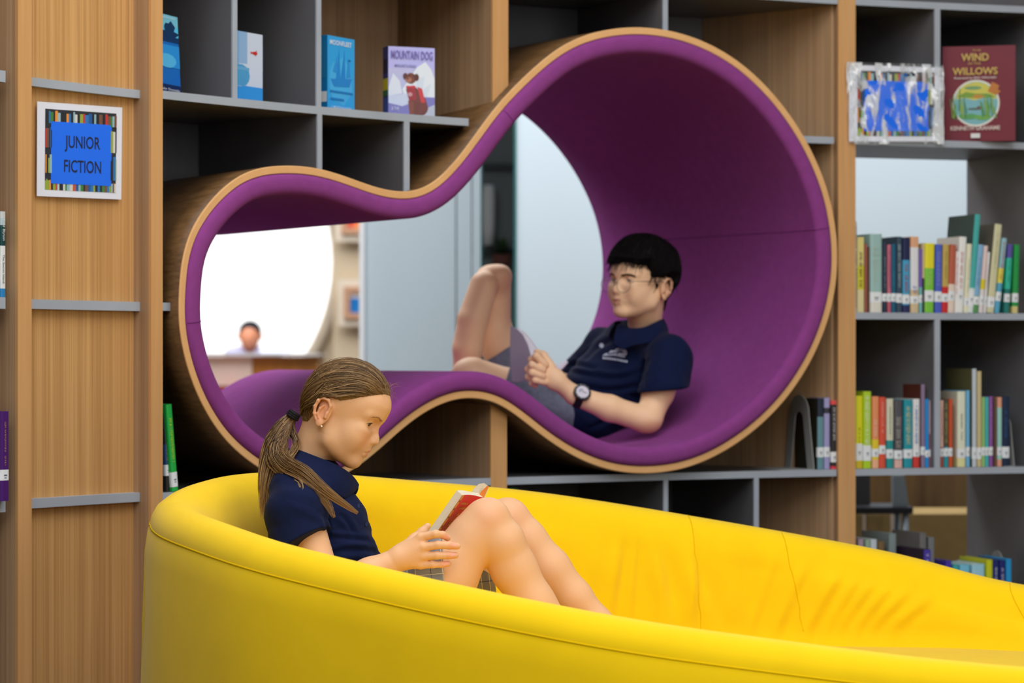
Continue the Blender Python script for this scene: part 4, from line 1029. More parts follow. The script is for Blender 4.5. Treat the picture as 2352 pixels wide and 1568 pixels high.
# far half: pages curl up and over from the spine
sp = [(1108, 1150), (1118, 1133), (1123, 1117), (1112, 1109), (1100, 1111), (1089, 1121), (1083, 1133), (1092, 1137), (1104, 1146)]
b = MB(); top = [G(x, y, 5.44+.0006*(x-1100)) for x, y in sp]; bot = [p-upv*Hh for p in top]; k_ = len(sp)
b.add(top+bot, [tuple(range(k_)), tuple(range(2*k_-1, k_-1, -1))]+[(i, i+k_, (i+1) % k_+k_, (i+1) % k_) for i in range(k_)], (226, 220, 202)); b.build('page_fan', M_PAGES(), bookg)
oi = [(1109, 1147), (1123, 1117), (1119, 1115), (1106, 1128), (1104, 1140)]
b = MB(); top = [G(x, y, 5.434) for x, y in oi]; bot = [p-upv*Hh*.98 for p in top]; k_ = len(oi)
b.add(top+bot, [tuple(range(k_))]+[(i, i+k_, (i+1) % k_+k_, (i+1) % k_) for i in range(k_)], (232, 132, 50)); b.build('inner_cover', PRINT(), bookg)
# ------------------------------------------------------------------ the boy in the tube
boy = thing('person', 'black-haired boy with round glasses in navy polo and grey shorts reclining in the purple tube', 'person')
SKB = (246, 202, 162)
def v3(a): return Vector(a)
KB = 1.02
fwd = Vector((-math.sin(R_(47)), -math.cos(R_(47)), 0)); pt_ = R_(1)
f2 = Vector((fwd.x*math.cos(pt_), fwd.y*math.cos(pt_), -math.sin(pt_))); left = Vector((-fwd.y, fwd.x, 0)); up2 = f2.cross(left)
Rb = Matrix((f2, left, up2)).transposed()
Rb = Matrix.Rotation(R_(4), 3, Vector((0, 1, 0))) @ Rb
earb = W(1527, 664, 7.60); orgb = earb-(Rb @ Vector((-.004, .074, 0)))*KB
MBm = Matrix.Translation(orgb) @ Rb.to_4x4() @ Matrix.Scale(KB, 4); MBi = MBm.inverted()
V, Fc = head_sdf(tuple(MBi @ W(1484, 788, 7.72)), .046, True).mesh(.0016)
Nn = vnorm(V, Fc); bV, bF, bN = V, Fc, Nn
parts = [(xf(MBm, V), Fc, tint(V, SKB, face_blobs(SKB, True)))]
s = Sdf()                                        # near arm and hand
s.chain(ps([(1536, 830, 7.53), (1512, 900, 7.49), (1490, 962, 7.455), (1478, 962, 7.45), (1400, 937, 7.43), (1322, 909, 7.42)]), [.046, .043, .036, .035, .035, .026], k=.014)
s.el(W(1270, 868, 7.40), (.036, .017, .030), rotY(R_(30)), k=.018)
s.rc(W(1316, 905, 7.42), W(1280, 876, 7.405), .025, .024, k=.015)
fb = [([(1252, 838, 7.39), (1232, 818, 7.385), (1220, 826, 7.40), (1226, 836, 7.42)], .0098), ([(1246, 850, 7.385), (1222, 838, 7.375), (1212, 848, 7.39), (1220, 856, 7.41)], .0100),
      ([(1246, 864, 7.385), (1222, 856, 7.375), (1213, 866, 7.39), (1222, 872, 7.41)], .0096), ([(1252, 878, 7.39), (1229, 873, 7.38), (1221, 880, 7.395), (1230, 886, 7.41)], .0088)]
for P_, r in fb: s.chain(ps(P_), [r*1.1, r, r*.9, r*.8], k=.0045)
s.chain(ps([(1266, 842, 7.41), (1248, 815, 7.42), (1233, 808, 7.43)]), [.0135, .0105, .0085], k=.006)
V, Fc = s.mesh(.0022)
bl = [(tuple(W(1490, 985, 7.44)), (.04, .04, .03), (214, 140, 104), .4)]+[(tuple(W(p[0][0], p[0][1], p[0][2])), (.012, .012, .010), (216, 150, 116), .4) for p, _ in fb]
parts.append((V, Fc, tint(V, SKB, bl)))
s = Sdf()                                        # torso, far arm, legs
s.rc(W(1462, 810, 7.72), W(1350, 930, 7.74), .075, .085, k=.03).rc(W(1350, 930, 7.74), W(1300, 945, 7.78), .085, .09, k=.03)
s.chain(ps([(1380, 800, 7.85), (1320, 890, 7.93), (1255, 875, 7.80)]), [.04, .036, .027], k=.012).el(W(1235, 868, 7.72), (.035, .03, .022), k=.015)
s.chain(ps([(1290, 935, 7.88), (1200, 872, 7.93), (1130, 765, 8.0), (1138, 660, 7.98)]), [.085, .072, .056, .046], k=.02)
s.el(W(1128, 640, 7.96), (.046, .05, .042), k=.02).el(W(1152, 632, 7.96), (.030, .04, .030), k=.02)
s.chain(ps([(1112, 655, 7.92), (1086, 735, 7.90), (1074, 800, 7.90), (1068, 900, 7.93), (1066, 975, 7.98)]), [.042, .045, .044, .034, .030], k=.007)
s.chain(ps([(1066, 975, 7.98), (1010, 1000, 7.95)]), [.032, .022], k=.014)
s.chain(ps([(1280, 950, 7.72), (1180, 905, 7.71), (1090, 862, 7.71)]), [.085, .068, .050], k=.02)
s.el(W(1078, 857, 7.70), (.045, .042, .040), k=.02)
s.chain(ps([(1074, 862, 7.71), (1030, 930, 7.73), (985, 985, 7.76)]), [.044, .044, .028], k=.014)
V, Fc = s.mesh(.0038)
bl = [(tuple(W(1145, 645, 7.93)), (.05, .05, .05), (206, 148, 116), .4)]
parts.append((V, Fc, tint(V, SKB, bl)))
V, Fc, C = join(parts); np_obj('body', V, Fc, C, M_SKIN, boy)
eye_parts(boy, MBm, True, (.86, .10, -.5))
bvh_h = BVHTree.FromPolygons([tuple(p) for p in bV], bF.tolist())
brows(boy, MBm, (30, 24, 22), 150, .00055, .0300, True)
POLYB = [(.125, .068), (.100, .066), (.084, .060), (.062, .062), (.054, .050), (.046, .030), (.030, .022), (.022, .000), (.014, .002), (.010, .026), (-.008, .034), (-.020, .028), (-.030, .000), (-.034, -.036), (-.046, -.060), (-.09, -.06), (-.2, 0), (-.12, .18), (.05, .22), (.18, .16)]
def lift_b(v): return .0045+.0225*np.clip((v[:, 2]-.005)/.08, 0, 1)+.012*np.clip((.02-v[:, 0])/.06, 0, 1)*np.clip((v[:, 2]+.02)/.04, 0, 1)-.014*np.clip((v[:, 0]-.045)/.05, 0, 1)*np.clip((v[:, 2]-.04)/.04, 0, 1)
SVb, SFb, _u = scalp(bV, bF, bN, POLYB, lift_b, .067, 1.6)
M_BLK = mat('black_hair', attr=True, rough=.7, spec=.12)
np_obj('hair', xf(MBm, SVb), SFb, (16, 14, 15), M_BLK, boy)
bs = BVHTree.FromPolygons([tuple(p) for p in SVb], SFb.tolist()); rg = np.random.default_rng(5)
n_ = 3400; pick = rg.choice(len(SVb), n_); fr_ = np.where((SVb[:, 0] > .055) & (SVb[:, 2] < .095))[0]; pick[:900] = rg.choice(fr_, 900); crown = Vector((-.045, .005, .12)); P = np.zeros((n_, 8, 3))
for i, pi_ in enumerate(pick):
    p = Vector(SVb[pi_]); a = (p-Vector((.01, 0, .02))).normalized(); d = (p-crown); d -= a*d.dot(a); d = d.normalized() if d.length > 1e-4 else Vector((1, 0, 0))
    d = (d+Vector((0, rg.normal()*.18, rg.normal()*.1))).normalized(); L_ = rg.uniform(.014, .030) if i >= 900 else rg.uniform(.006, .013)
    for j in range(8):
        t = j/7; q = p+d*L_*t-Vector((0, 0, 1))*L_*.22*t*t; r = bs.find_nearest(q)
        base_ = r[0] if r[0] and (r[0]-q).length < (.006 if i < 900 else .02) else q-a*.002
        P[i, j] = MBm @ (base_+a*(.0006+.0022*math.sin(t*2.6)*rg.uniform(.6, 1)))
v, f, c = strands(P, np.tile(np.array(lin((15, 13, 14))), (n_, 1))*rg.uniform(.6, 1.6, (n_, 1)), rg.uniform(.0005, .0010, n_), .1); np_obj('hair_strands', v, f, c, M_BLK, boy)

# glasses: worn, a thing of their own
gls = thing('glasses', 'thin round metal glasses on the black-haired boy\'s face', 'glasses')
MET = mat('thin_metal', (120, 118, 116), .25, .5, metal=.9)
b = MB()
for y in (-1, 1):
    b.tube([MBm @ Vector((.1195-abs(.021*math.cos(a/28*6.283)*y+.030*y)*.16+.0, y*.0305+.0225*math.cos(a/28*6.283), .0045+.0215*math.sin(a/28*6.283))) for a in range(28)], .00075, 6, closed=True)
b.tube([MBm @ Vector((.1165, y, .009+.002*(1-abs(y)/.010))) for y in (-.0095, -.005, 0, .005, .0095)], .0009, 6)
b.build('rim', MET, gls, smooth=True)
for y in (-1, 1):
    b = MB(); b.tube([MBm @ Vector(p) for p in ((.1115, y*.0530, .010), (.102, y*.058, .0155), (.085, y*.0635, .0165), (.04, y*.0715, .0185), (.004, y*.0775, .021), (-.014, y*.079, .012), (-.022, y*.079, -.004))], .0009, 6); b.build('temple', MET, gls, smooth=True)
    b = MB(); vs = [MBm @ Vector((.1198-abs(.021*r_*math.cos(a/24*6.283)*y+.030*y)*.16, y*.0305+.021*r_*math.cos(a/24*6.283), .0045+.0208*r_*math.sin(a/24*6.283))) for r_ in (1, .5) for a in range(24)]; vs.append(MBm @ Vector((.1155, y*.0305, .0045)))
    b.add(vs, [(i, (i+1) % 24, (i+1) % 24+24, i+24) for i in range(24)]+[(24+i, 24+(i+1) % 24, 48) for i in range(24)])
    b.build('lens', mat('clear_lens', (235, 245, 245), .03, .8, alpha=.05, coat=1), gls, smooth=True)

# polo shirt
Lx = Vector((.56, -.82, -.10)).normalized(); Ux = Vector((.60, 0, .80)); Ux = (Ux-Lx*Ux.dot(Lx)).normalized(); Nx = Lx.cross(Ux)
RB = [[Lx[i], Nx[i], Ux[i]] for i in range(3)]
s = Sdf()
s.el(W(1436, 848, 7.72), (.150, .098, .165), RB, k=.0)
s.el(W(1362, 925, 7.73), (.125, .100, .150), RB, k=.04)
s.el(W(1335, 962, 7.70), (.105, .085, .060), k=.03)
s.rc(W(1526, 812, 7.56), W(1486, 792, 7.70), .052, .062, k=.025).rc(W(1486, 792, 7.72), W(1385, 792, 7.86), .060, .050, k=.025)
s.rc(W(1536, 822, 7.535), W(1524, 900, 7.48), .062, .070, k=.016)
s.cut(W(1521, 896, 7.48), (.12, 0, -1), .14)
s.rc(W(1384, 796, 7.86), W(1330, 862, 7.92), .052, .056, k=.02)
V, Fc = s.mesh(.0034); N_ = vnorm(V, Fc); V = folds_np(V, N_, .0046, 32, 15, (.5, .2, .9)); V = folds_np(V, N_, .0024, 70, 18, (.7, .2, .6))
V = crease(V, vnorm(V, Fc), [[(1480, 850), (1420, 868), (1350, 860), (1300, 850)], [(1470, 885), (1390, 896), (1310, 880)], [(1410, 778), (1370, 798), (1340, 830)], [(1490, 822), (1478, 850), (1476, 890)], [(1370, 850), (1330, 838), (1300, 842)], [(1440, 920), (1400, 960), (1350, 985)]], .007, 6.5)
np_obj('polo_shirt', V, Fc, None, M_NAVY, boy)
bshb = BVHTree.FromPolygons([tuple(p) for p in V], Fc.tolist())
up_ = [(1417, 757, 7.62), (1420, 744, 7.63), (1440, 752, 7.615), (1474, 752, 7.60), (1502, 741, 7.61), (1521, 731, 7.68), (1515, 734, 7.76), (1480, 738, 7.80), (1440, 735, 7.78), (1414, 738, 7.70), (1412, 746, 7.66)]
lo_ = [(1410, 790, 7.585), (1430, 802, 7.57), (1452, 794, 7.565), (1486, 788, 7.56), (1516, 776, 7.58), (1534, 766, 7.66), (1526, 764, 7.78), (1480, 762, 7.83), (1420, 758, 7.80), (1392, 762, 7.72), (1398, 776, 7.64)]
sheet('collar', up_, lo_, boy, M_NAVY, .004)
def z4(L): return [(1150+x/4.9, 700+y/4.9) for x, y in L]
EM = (206, 214, 232); pol = []
for L_ in ([(1360, 468), (1392, 478), (1400, 500), (1345, 502)], [(1290, 498), (1330, 486), (1345, 504), (1288, 512)], [(1240, 512), (1410, 508), (1420, 534), (1215, 540)], [(1180, 545), (1300, 537), (1310, 562), (1142, 572)], [(1320, 540), (1424, 540), (1410, 566), (1316, 566)], [(1180, 570), (1300, 566), (1400, 576), (1395, 590), (1290, 578)]):
    pol.append((z4(L_)[::-1], EM))
rg3 = random.Random(5)
for i in range(12):
    t = i/11; x = 1150+t*262; y = 584+40*t**1.4
    pol.append((z4([(x, y), (x+15, y+3), (x+13+rg3.uniform(-3, 3), y+26), (x-2, y+22)]), EM))
stick('school_emblem', boy, bshb, pol, mat('emblem_thread', (206, 214, 232), .7, .1), .0022)
stick('emblem_detail', boy, bshb, [(z4([(1200, 548), (1290, 535), (1292, 545), (1202, 560)]), (40, 60, 110)), (z4([(1310, 530), (1385, 528), (1385, 538), (1312, 542)]), (40, 60, 110)), (z4([(1300, 505), (1340, 500), (1342, 508), (1302, 514)]), (40, 60, 110))], MATTE(), .0030)
stick('button', boy, bshb, [(disc(1381.5, 793, 5, 5.4), (196, 204, 222))], MATTE(), .0022)
# shorts
M_SHORT = mat('grey_shorts_cotton', (112, 118, 136), .85, .15, var=((90, 90, 90), .14, 3), bump=((700, 700, 700), .15, .001, 2))
s = Sdf()
s.el(W(1300, 955, 7.76), (.115, .15, .085), rotY(R_(25)), k=.0)
s.chain(ps([(1290, 952, 7.72), (1240, 930, 7.705), (1150, 880, 7.705)]), [.085, .078, .062], k=.02).cut(W(1163, 872, 7.70), (-.9, 0, .25), .14)
V, Fc = s.mesh(.004); N_ = vnorm(V, Fc); V = folds_np(V, N_, .003, 60, 25, (.5, .2, .8)); p1 = (V, Fc, np.zeros((len(V), 3)))
s = Sdf(); s.chain(ps([(1285, 935, 7.88), (1200, 872, 7.93), (1130, 775, 7.96)]), [.092, .080, .065], k=.02).cut(W(1145, 812, 7.95), (-.50, 0, .86), .2)
V, Fc = s.mesh(.004); N_ = vnorm(V, Fc); V = folds_np(V, N_, .003, 60, 26, (.3, .2, .8))
v, f, c = join([p1, (V, Fc, np.zeros((len(V), 3)))]); np_obj('shorts', v, f, None, M_SHORT, boy)

# watch
wt = thing('wristwatch', 'black sports watch on the boy\'s left wrist', 'watch')
axw = (W(1400, 937, 7.43)-W(1322, 909, 7.42)).normalized(); cw = W(1330, 912, 7.421)
nw_ = Vector((-.15, -.86, .50)); nw_ = (nw_-axw*nw_.dot(axw)).normalized(); tw = axw.cross(nw_)
MW = Matrix((tw, nw_, axw)).transposed().to_4x4(); MW.translation = cw
b = MB(); ring_ = []
vs = [MW @ Vector((r*math.cos(a/32*6.283), r*math.sin(a/32*6.283), z)) for r, z in ((.0285, -.011), (.0305, -.010), (.0312, 0), (.0305, .010), (.0285, .011)) for a in range(32)]
b.add(vs, [(i*32+k, i*32+(k+1) % 32, (i+1) % 5*32+(k+1) % 32, (i+1) % 5*32+k) for i in range(5) for k in range(32)], (18, 19, 22)); b.build('strap', mat('black_rubber', (20, 21, 24), .6), wt, smooth=True)
MW2 = Matrix((tw, axw, nw_)).transposed().to_4x4(); MW2.translation = cw+nw_*.0285
b = MB(); b.lathe([(0, 0), (.0225, 0), (.0245, .003), (.0245, .008), (.0225, .0115), (.0185, .0120), (.0175, .0105)], MW2, 32, (22, 23, 26)); k_ = b.build('case', mat('black_resin', (22, 23, 26), .35, .5), wt, smooth=False)
b = MB()
for a in range(12): 
    T = MW2 @ Matrix.Rotation(a*6.283/12, 4, 'Z'); b.box(.0188, .0218, -.0007, .0007, .0115, .0127, (150, 152, 158), T)
b.build('bezel_mark', MATTE(), k_)
b = MB(); b.lathe([(0, .0108), (.0176, .0108)], MW2, 32, (206, 200, 214)); o = b.build('dial', mat('watch_dial', (206, 196, 206), .25, .6, attr=True), wt)
b = MB(); b.box(-.0008, .0008, 0, .012, .0109, .0114, (40, 40, 50), MW2); b.box(-.0008, .0008, -.001, .009, .0109, .0114, (40, 40, 50), MW2 @ Matrix.Rotation(2.1, 4, 'Z')); b.box(-.006, .004, -.010, -.006, .0109, .0113, (120, 140, 170), MW2); b.build('hand', MATTE(), wt)

# the boy's book
bb = thing('book', 'grey-mauve book with white page edges open in the boy\'s hand', 'book')
def prism_px(L, Y, t, name, rgb, par, m=None, bev=.0012):
    b = MB(); a = [W(x, y, Y+(x-L[0][0])*0) for x, y in L]; k = len(a); d = [p+Vector((.3*t, t, 0)) for p in a]
    b.add(a+d, [tuple(range(k))[::-1], tuple(range(k, 2*k))]+[(i, (i+1) % k, (i+1) % k+k, i+k) for i in range(k)], rgb); return b.build(name, m or MATTE(), par, bevel=bev)
prism_px([(1172, 748), (1186, 754), (1200, 768), (1211, 790), (1217, 812), (1219, 840), (1216, 872), (1190, 878), (1174, 876), (1171, 810)], 7.50, .004, 'cover', (132, 118, 140), bb, mat('mauve_book_cover', (136, 122, 142), .45, .4))
prism_px([(1187, 752), (1200, 761), (1216, 779), (1231, 802), (1229, 822), (1222, 842), (1218, 812), (1211, 788), (1200, 767)], 7.508, .018, 'pages', (236, 234, 244), bb, mat('white_pages', (234, 232, 244), .7))
prism_px([(1262, 852), (1286, 836), (1299, 827), (1303, 833), (1292, 846), (1272, 862)], 7.58, .012, 'page_fan', (214, 208, 228), bb, MATS['white_pages'])

# distant person at the counter
fp = thing('person', 'distant dark-haired person with bowed head sitting behind the far wooden counter', 'person')
Yf = 20.9; q = W(574, 772, Yf)
s = Sdf(); s.el(q+Vector((0, -.02, -.01)), (.075, .09, .098), k=.0).rc(q+Vector((0, .0, -.06)), q+Vector((0, .03, -.14)), .05, .055, k=.03)
s.el(q+Vector((-.005, -.105, -.02)), (.014, .02, .02), k=.01).el(q+Vector((.082, 0, 0)), (.014, .02, .03), k=.006).el(q+Vector((-.082, 0, 0)), (.014, .02, .03), k=.006)
s.rc(q+Vector((-.17, .03, -.30)), q+Vector((-.18, -.12, -.42)), .045, .04, k=.02)
V, Fc = s.mesh(.008); np_obj('body', V, Fc, tint(V, (214, 142, 110), []), M_SKIN, fp)
s = Sdf(); s.el(q+Vector((0, .015, .035)), (.088, .105, .088), k=.0).cut(q+Vector((0, -.05, .045)), (0, -.6, -.8)); V, Fc = s.mesh(.008); np_obj('hair', V, Fc, (34, 38, 46), M_BLK, fp)
s = Sdf(); s.rc(q+Vector((-.13, .04, -.15)), q+Vector((.13, .04, -.15)), .075, .075, k=.0).el(q+Vector((0, .05, -.36)), (.2, .12, .25), k=.05).rc(q+Vector((.15, .02, -.15)), q+Vector((.26, -.12, -.33)), .06, .05, k=.03)
V, Fc = s.mesh(.012); np_obj('shirt', V, Fc, None, mat('pale_lavender_shirt', (196, 196, 232), .8), fp)
b = MB(); pa = W(640, 800, Yf-.4); b.box(-.14, .14, -.002, .002, -.10, .10, (214, 222, 240), Matrix.Translation(pa) @ Matrix.Rotation(R_(-25), 4, 'Y') @ Matrix.Rotation(R_(-50), 4, 'X'))
o = b.build('paper_sheet', MATTE()); o['label'] = 'pale sheet of paper tilted up beside the distant person on the counter'; o['category'] = 'paper'
# ------------------------------------------------------------------ books on the shelves
rb_ = random.Random(9)
def spine_book(name, label, group, M, w, h, d, bands, sticker=None, marks=None, cat='book', t_cov=.0016, cover=None):
    """frame M: origin at the middle of the spine foot, x along the shelf, y into the shelf, z up. bands: [(from, to, colour)] on the spine"""
    t = thing(name, label, cat, group=group)
    b = MB(); hw = w/2; side = cover or bands[0][2]
    for z0, z1, c in bands:
        a0, a1 = z0*h, z1*h
        pr = [(-hw, .0045), (-hw*.86, .0012), (-hw*.5, 0), (hw*.5, 0), (hw*.86, .0012), (hw, .0045)]
        vs = [M @ Vector((x, y, z)) for z in (a0, a1) for x, y in pr]
        b.add(vs, [(i, i+1, i+7, i+6) for i in range(5)], c)
        for s_ in (-1, 1):
            x0, x1 = sorted((s_*hw, s_*(hw-t_cov))); b.box(x0, x1, .0045, d, a0, a1, side if (z1-z0) > .9 or cover else c, M)
    o = b.build('cover', PRINT(), t)
    b = MB(); b.box(-hw+t_cov, hw-t_cov, .003, d-.003, .003, h-.003, (222, 212, 188), M); b.build('pages', M_PAGES(), t)
    if sticker:
        z0, z1 = sticker; b = MB(); k = min(hw*.99, hw)
        vs = [M @ Vector((x, y, z)) for z in (z0*h, z1*h) for x, y in ((-hw-.0003, .009), (-hw-.0003, .0040), (-hw*.86, .0006), (-hw*.5, -.0006), (hw*.5, -.0006), (hw*.86, .0006), (hw+.0003, .0040), (hw+.0003, .009))]
        b.add(vs, [(i, i+1, i+9, i+8) for i in range(7)], (232, 236, 238))
        zc = (z0+z1)/2*h; b.box(-hw*.35, hw*.35, -.0010, -.0005, zc-.002, zc+.001, (90, 100, 110), M); b.box(-hw*.25, hw*.25, -.0010, -.0005, zc-.007, zc-.005, (90, 100, 110), M)
        b.build('spine_label', MATTE(), t)
    if marks:
        b = MB(); lo, hi, c, k = marks[:4]; big = marks[4] if len(marks) > 4 else .5
        z = lo*h
        while z < hi*h:
            s_ = rb_.uniform(.6, 1.3)*h*.012
            if rb_.random() < .84:
                q = hw*big*rb_.uniform(.6, 1); b.box(-q, q*.9, -.0008, -.0002, z, z+s_*.35, c, M)
                if rb_.random() < .6: b.box(-q, -q*.5, -.0008, -.0002, z, z+s_*.9, c, M)
            z += s_*1.35
        if b.v: b.build('spine_title', MATTE(), t)
    return t
def shelf_frame(s, off, z, lean=0.0):
    p = CV(s, off, z); x1, y1 = cur(s+.01, off); x0, y0 = cur(s-.01, off); tx = Vector((x1-x0, y1-y0, 0)).normalized(); n = Vector((-tx.y, tx.x, 0))
    M = Matrix((tx, n, Vector((0, 0, 1)))).transposed().to_4x4(); M.translation = p
    return M @ Matrix.Rotation(lean, 4, 'Y')
def book_px(x0, x1, ytop, zs, label, group, bands, sticker=(.16, .28), marks=None, lean=0.0, d=.14, off=.018, cover=None, base=None):
    """x0, x1, ytop in photograph pixels at the spine head; lean in degrees (head to the right)"""
    w_px = x1-x0; s0, s1 = S(x0, off), S(x1, off); w = (s1-s0)*.975
    Yb = cur((s0+s1)/2, off)[1]; zt = EZ-(ytop-HY)/FPX*float(Yb); a = R_(lean); hh = (zt-zs-w/2*abs(math.sin(a)))/math.cos(a)
    sc_ = (s0+s1)/2-hh*math.sin(a)
    lift = w/2*abs(math.sin(a))+.0006
    M = shelf_frame(sc_, off, zs+lift, a)
    if isinstance(bands, tuple): bands = [(0, 1, bands)]
    return spine_book('book', label, group, M, w, hh, d, bands, sticker, marks, cover=cover)
zB_, zC_, zD_, zA_ = zB+HT, zC+HT, zD+HT, zA+HT
def rB(x): return 1780+x/2.4493
def rY(y): return 460+y/2.45
GB, GC, GD = 'books on the middle shelf right of the tube', 'books on the lower shelf right of the tube', 'books on the bottom shelf right of the tube'
WH, NV = (236, 236, 230), (26, 36, 74)
RBK = [
 (446, 463, 120, [(0, 1, (200, 204, 200))], 'black and white patterned tall spine against the right oak upright, middle shelf', None, (.05, .95, (30, 30, 34), 1, .95), 0),
 (464, 505, 208, [(0, .30, (226, 214, 160)), (.30, .62, (214, 204, 60)), (.62, 1, (226, 212, 132))], 'cream book with yellow middle, second from the right oak upright', None, (.34, .8, (30, 30, 34), 1, .5), 0),
 (507, 520, 245, [(0, 1, (166, 96, 84))], 'thin brick-red spine beside the cream and yellow book', None, None, 0),
 (521, 535, 262, [(0, 1, (96, 66, 48))], 'thin dark brown spine between brick-red book and pale teal book', None, None, 0),
 (536, 606, 190, [(0, .12, (226, 222, 210)), (.12, .26, (235, 236, 230)), (.26, 1, (156, 192, 188))], 'widest spine, pale weathered teal, on the middle right shelf', (.13, .25), (.4, .85, (186, 206, 190), 1, .6), 0),
 (608, 632, 238, [(0, .1, (30, 50, 70)), (.1, 1, (44, 56, 76))], 'dark slate spine with blue head right of the pale teal book', (.16, .27), (.35, .8, (150, 160, 170), 1, .4), 0),
 (634, 655, 250, [(0, .2, (190, 90, 110)), (.2, 1, (204, 110, 132))], 'thin pink spine with navy edge right of the dark slate spine', (.16, .28), (.35, .95, (34, 40, 86), 1, .3), 0),
 (657, 683, 245, [(0, 1, (22, 92, 122))], 'petrol-blue spine right of the thin pink spine', (.16, .28), (.4, .6, (70, 150, 180), 1, .4), 0),
 (686, 717, 205, [(0, 1, (52, 74, 92))], 'tall slate-blue spine with pale lettering, middle right shelf', (.13, .25), (.32, .9, (190, 206, 214), 1, .5), 0),
 (720, 761, 210, [(0, .10, (34, 40, 92)), (.10, .70, (66, 160, 200)), (.70, 1, (24, 32, 78))], 'spine with navy top and cyan lower part bearing crimson title', (.12, .24), (.28, .66, (190, 40, 84), 1, .55), 0),
 (765, 812, 205, [(0, .3, (214, 190, 150)), (.3, .86, (226, 226, 230)), (.86, 1, (226, 170, 130))], 'wide cream spine with peach head and small blue emblem', (.12, .22), (.26, .34, (40, 80, 180), 1, .6), 0),
 (814, 830, 275, [(0, .4, (120, 190, 190)), (.4, 1, (120, 96, 180))], 'short violet spine right of the peach-headed book', (.16, .28), None, 0),
 (831, 843, 245, [(0, .5, (60, 56, 60)), (.5, 1, (214, 196, 150))], 'very thin cream and charcoal spine before the yellow-green book', None, None, 0),
 (846, 902, 242, [(0, .64, (124, 200, 60)), (.64, 1, (232, 222, 40))], 'bright book with yellow top and green lower half', (.16, .32), (.40, .62, (200, 220, 150), 1, .5), 1),
 (905, 944, 248, [(0, 1, (76, 96, 196))], 'mottled royal-blue spine right of the yellow-green book', (.16, .31), (.4, .9, (150, 160, 220), 1, .6), 0.6),
 (947, 983, 248, [(0, .38, (204, 40, 44)), (.38, 1, (196, 170, 88))], 'ochre-gold spine with bright red foot', (.16, .28), (.5, .9, (160, 130, 60), 1, .3), 1.2),
 (986, 1023, 250, [(0, .42, (232, 214, 196)), (.42, 1, (186, 96, 70))], 'rust-red spine with pale foot right of the gold spine', (.18, .32), None, 2.2),
 (1022, 1036, 290, [(0, 1, (240, 236, 232))], 'short thin white spine with red lettering', None, (.3, .9, (206, 50, 60), 1, .6), 1.8),
 (1040, 1082, 206, [(0, 1, (238, 238, 234))], 'white spine with scattered coloured dots, leaning slightly right', (.16, .28), (.3, .8, (200, 120, 120), 1, .5), 3.2),
 (1084, 1111, 246, [(0, 1, (232, 230, 200))], 'ivory spine in front of the tall teal book', (.1, .22), (.3, .8, (190, 196, 170), 1, .4), 3.4),
 (1128, 1160, 80, [(0, .25, (220, 232, 226)), (.25, 1, (70, 176, 170))], 'tallest teal book, glossy cover showing, leaning right', (.06, .22), None, 5.0),
 (1146, 1177, 250, [(0, .25, (90, 150, 90)), (.25, 1, (130, 180, 214))], 'sky-blue spine leaning right of the tallest teal book', (.12, .24), (.4, .8, (90, 130, 170), 1, .4), 5.4),
 (1178, 1202, 256, [(0, .35, (230, 220, 220)), (.35, .5, (226, 206, 40)), (.5, 1, (230, 206, 202))], 'pinkish-white spine with yellow band, leaning right', (.12, .26), None, 5.2),
 (1200, 1213, 292, [(0, 1, (234, 232, 230))], 'short white spine leaning before the tall olive-cream book', (.14, .26), (.4, .8, (190, 150, 150), 1, .5), 4.5),
 (1240, 1281, 135, [(0, 1, (212, 208, 168))], 'tall olive-cream book with grey side cover, leaning right', (.06, .18), (.5, .9, (170, 166, 130), 1, .3), 6.0),
 (1280, 1308, 214, [(0, .4, (90, 170, 200)), (.4, .6, (230, 220, 90)), (.6, 1, (150, 196, 206))], 'multicoloured aqua spine with yellow spot, leaning right', (.16, .28), (.45, .95, (200, 70, 90), 1, .5), 6.5),
 (1312, 1342, 248, [(0, .35, (30, 120, 110)), (.35, .8, (50, 190, 160)), (.8, 1, (90, 80, 160))], 'green and teal spine near the shelf divider shadow, leaning slightly', (.16, .28), (.45, .8, (40, 140, 90), 1, .4), 3.6),
 (1348, 1381, 250, [(0, .1, (214, 200, 130)), (.1, 1, (30, 150, 70))], 'emerald green spine, last of the middle right row', (.16, .29), (.4, .8, (60, 190, 100), 1, .4), 2.0)]
for x0, x1, y, bands, lab, st, mk, lean in RBK:
    dd = .165 if y < 160 else .14
    book_px(rB(x0), rB(x1), rY(y), zB_, lab, GB, bands, st, mk, lean, d=dd, cover=(60, 84, 80) if y == 80 else (96, 92, 78) if y == 135 else None)
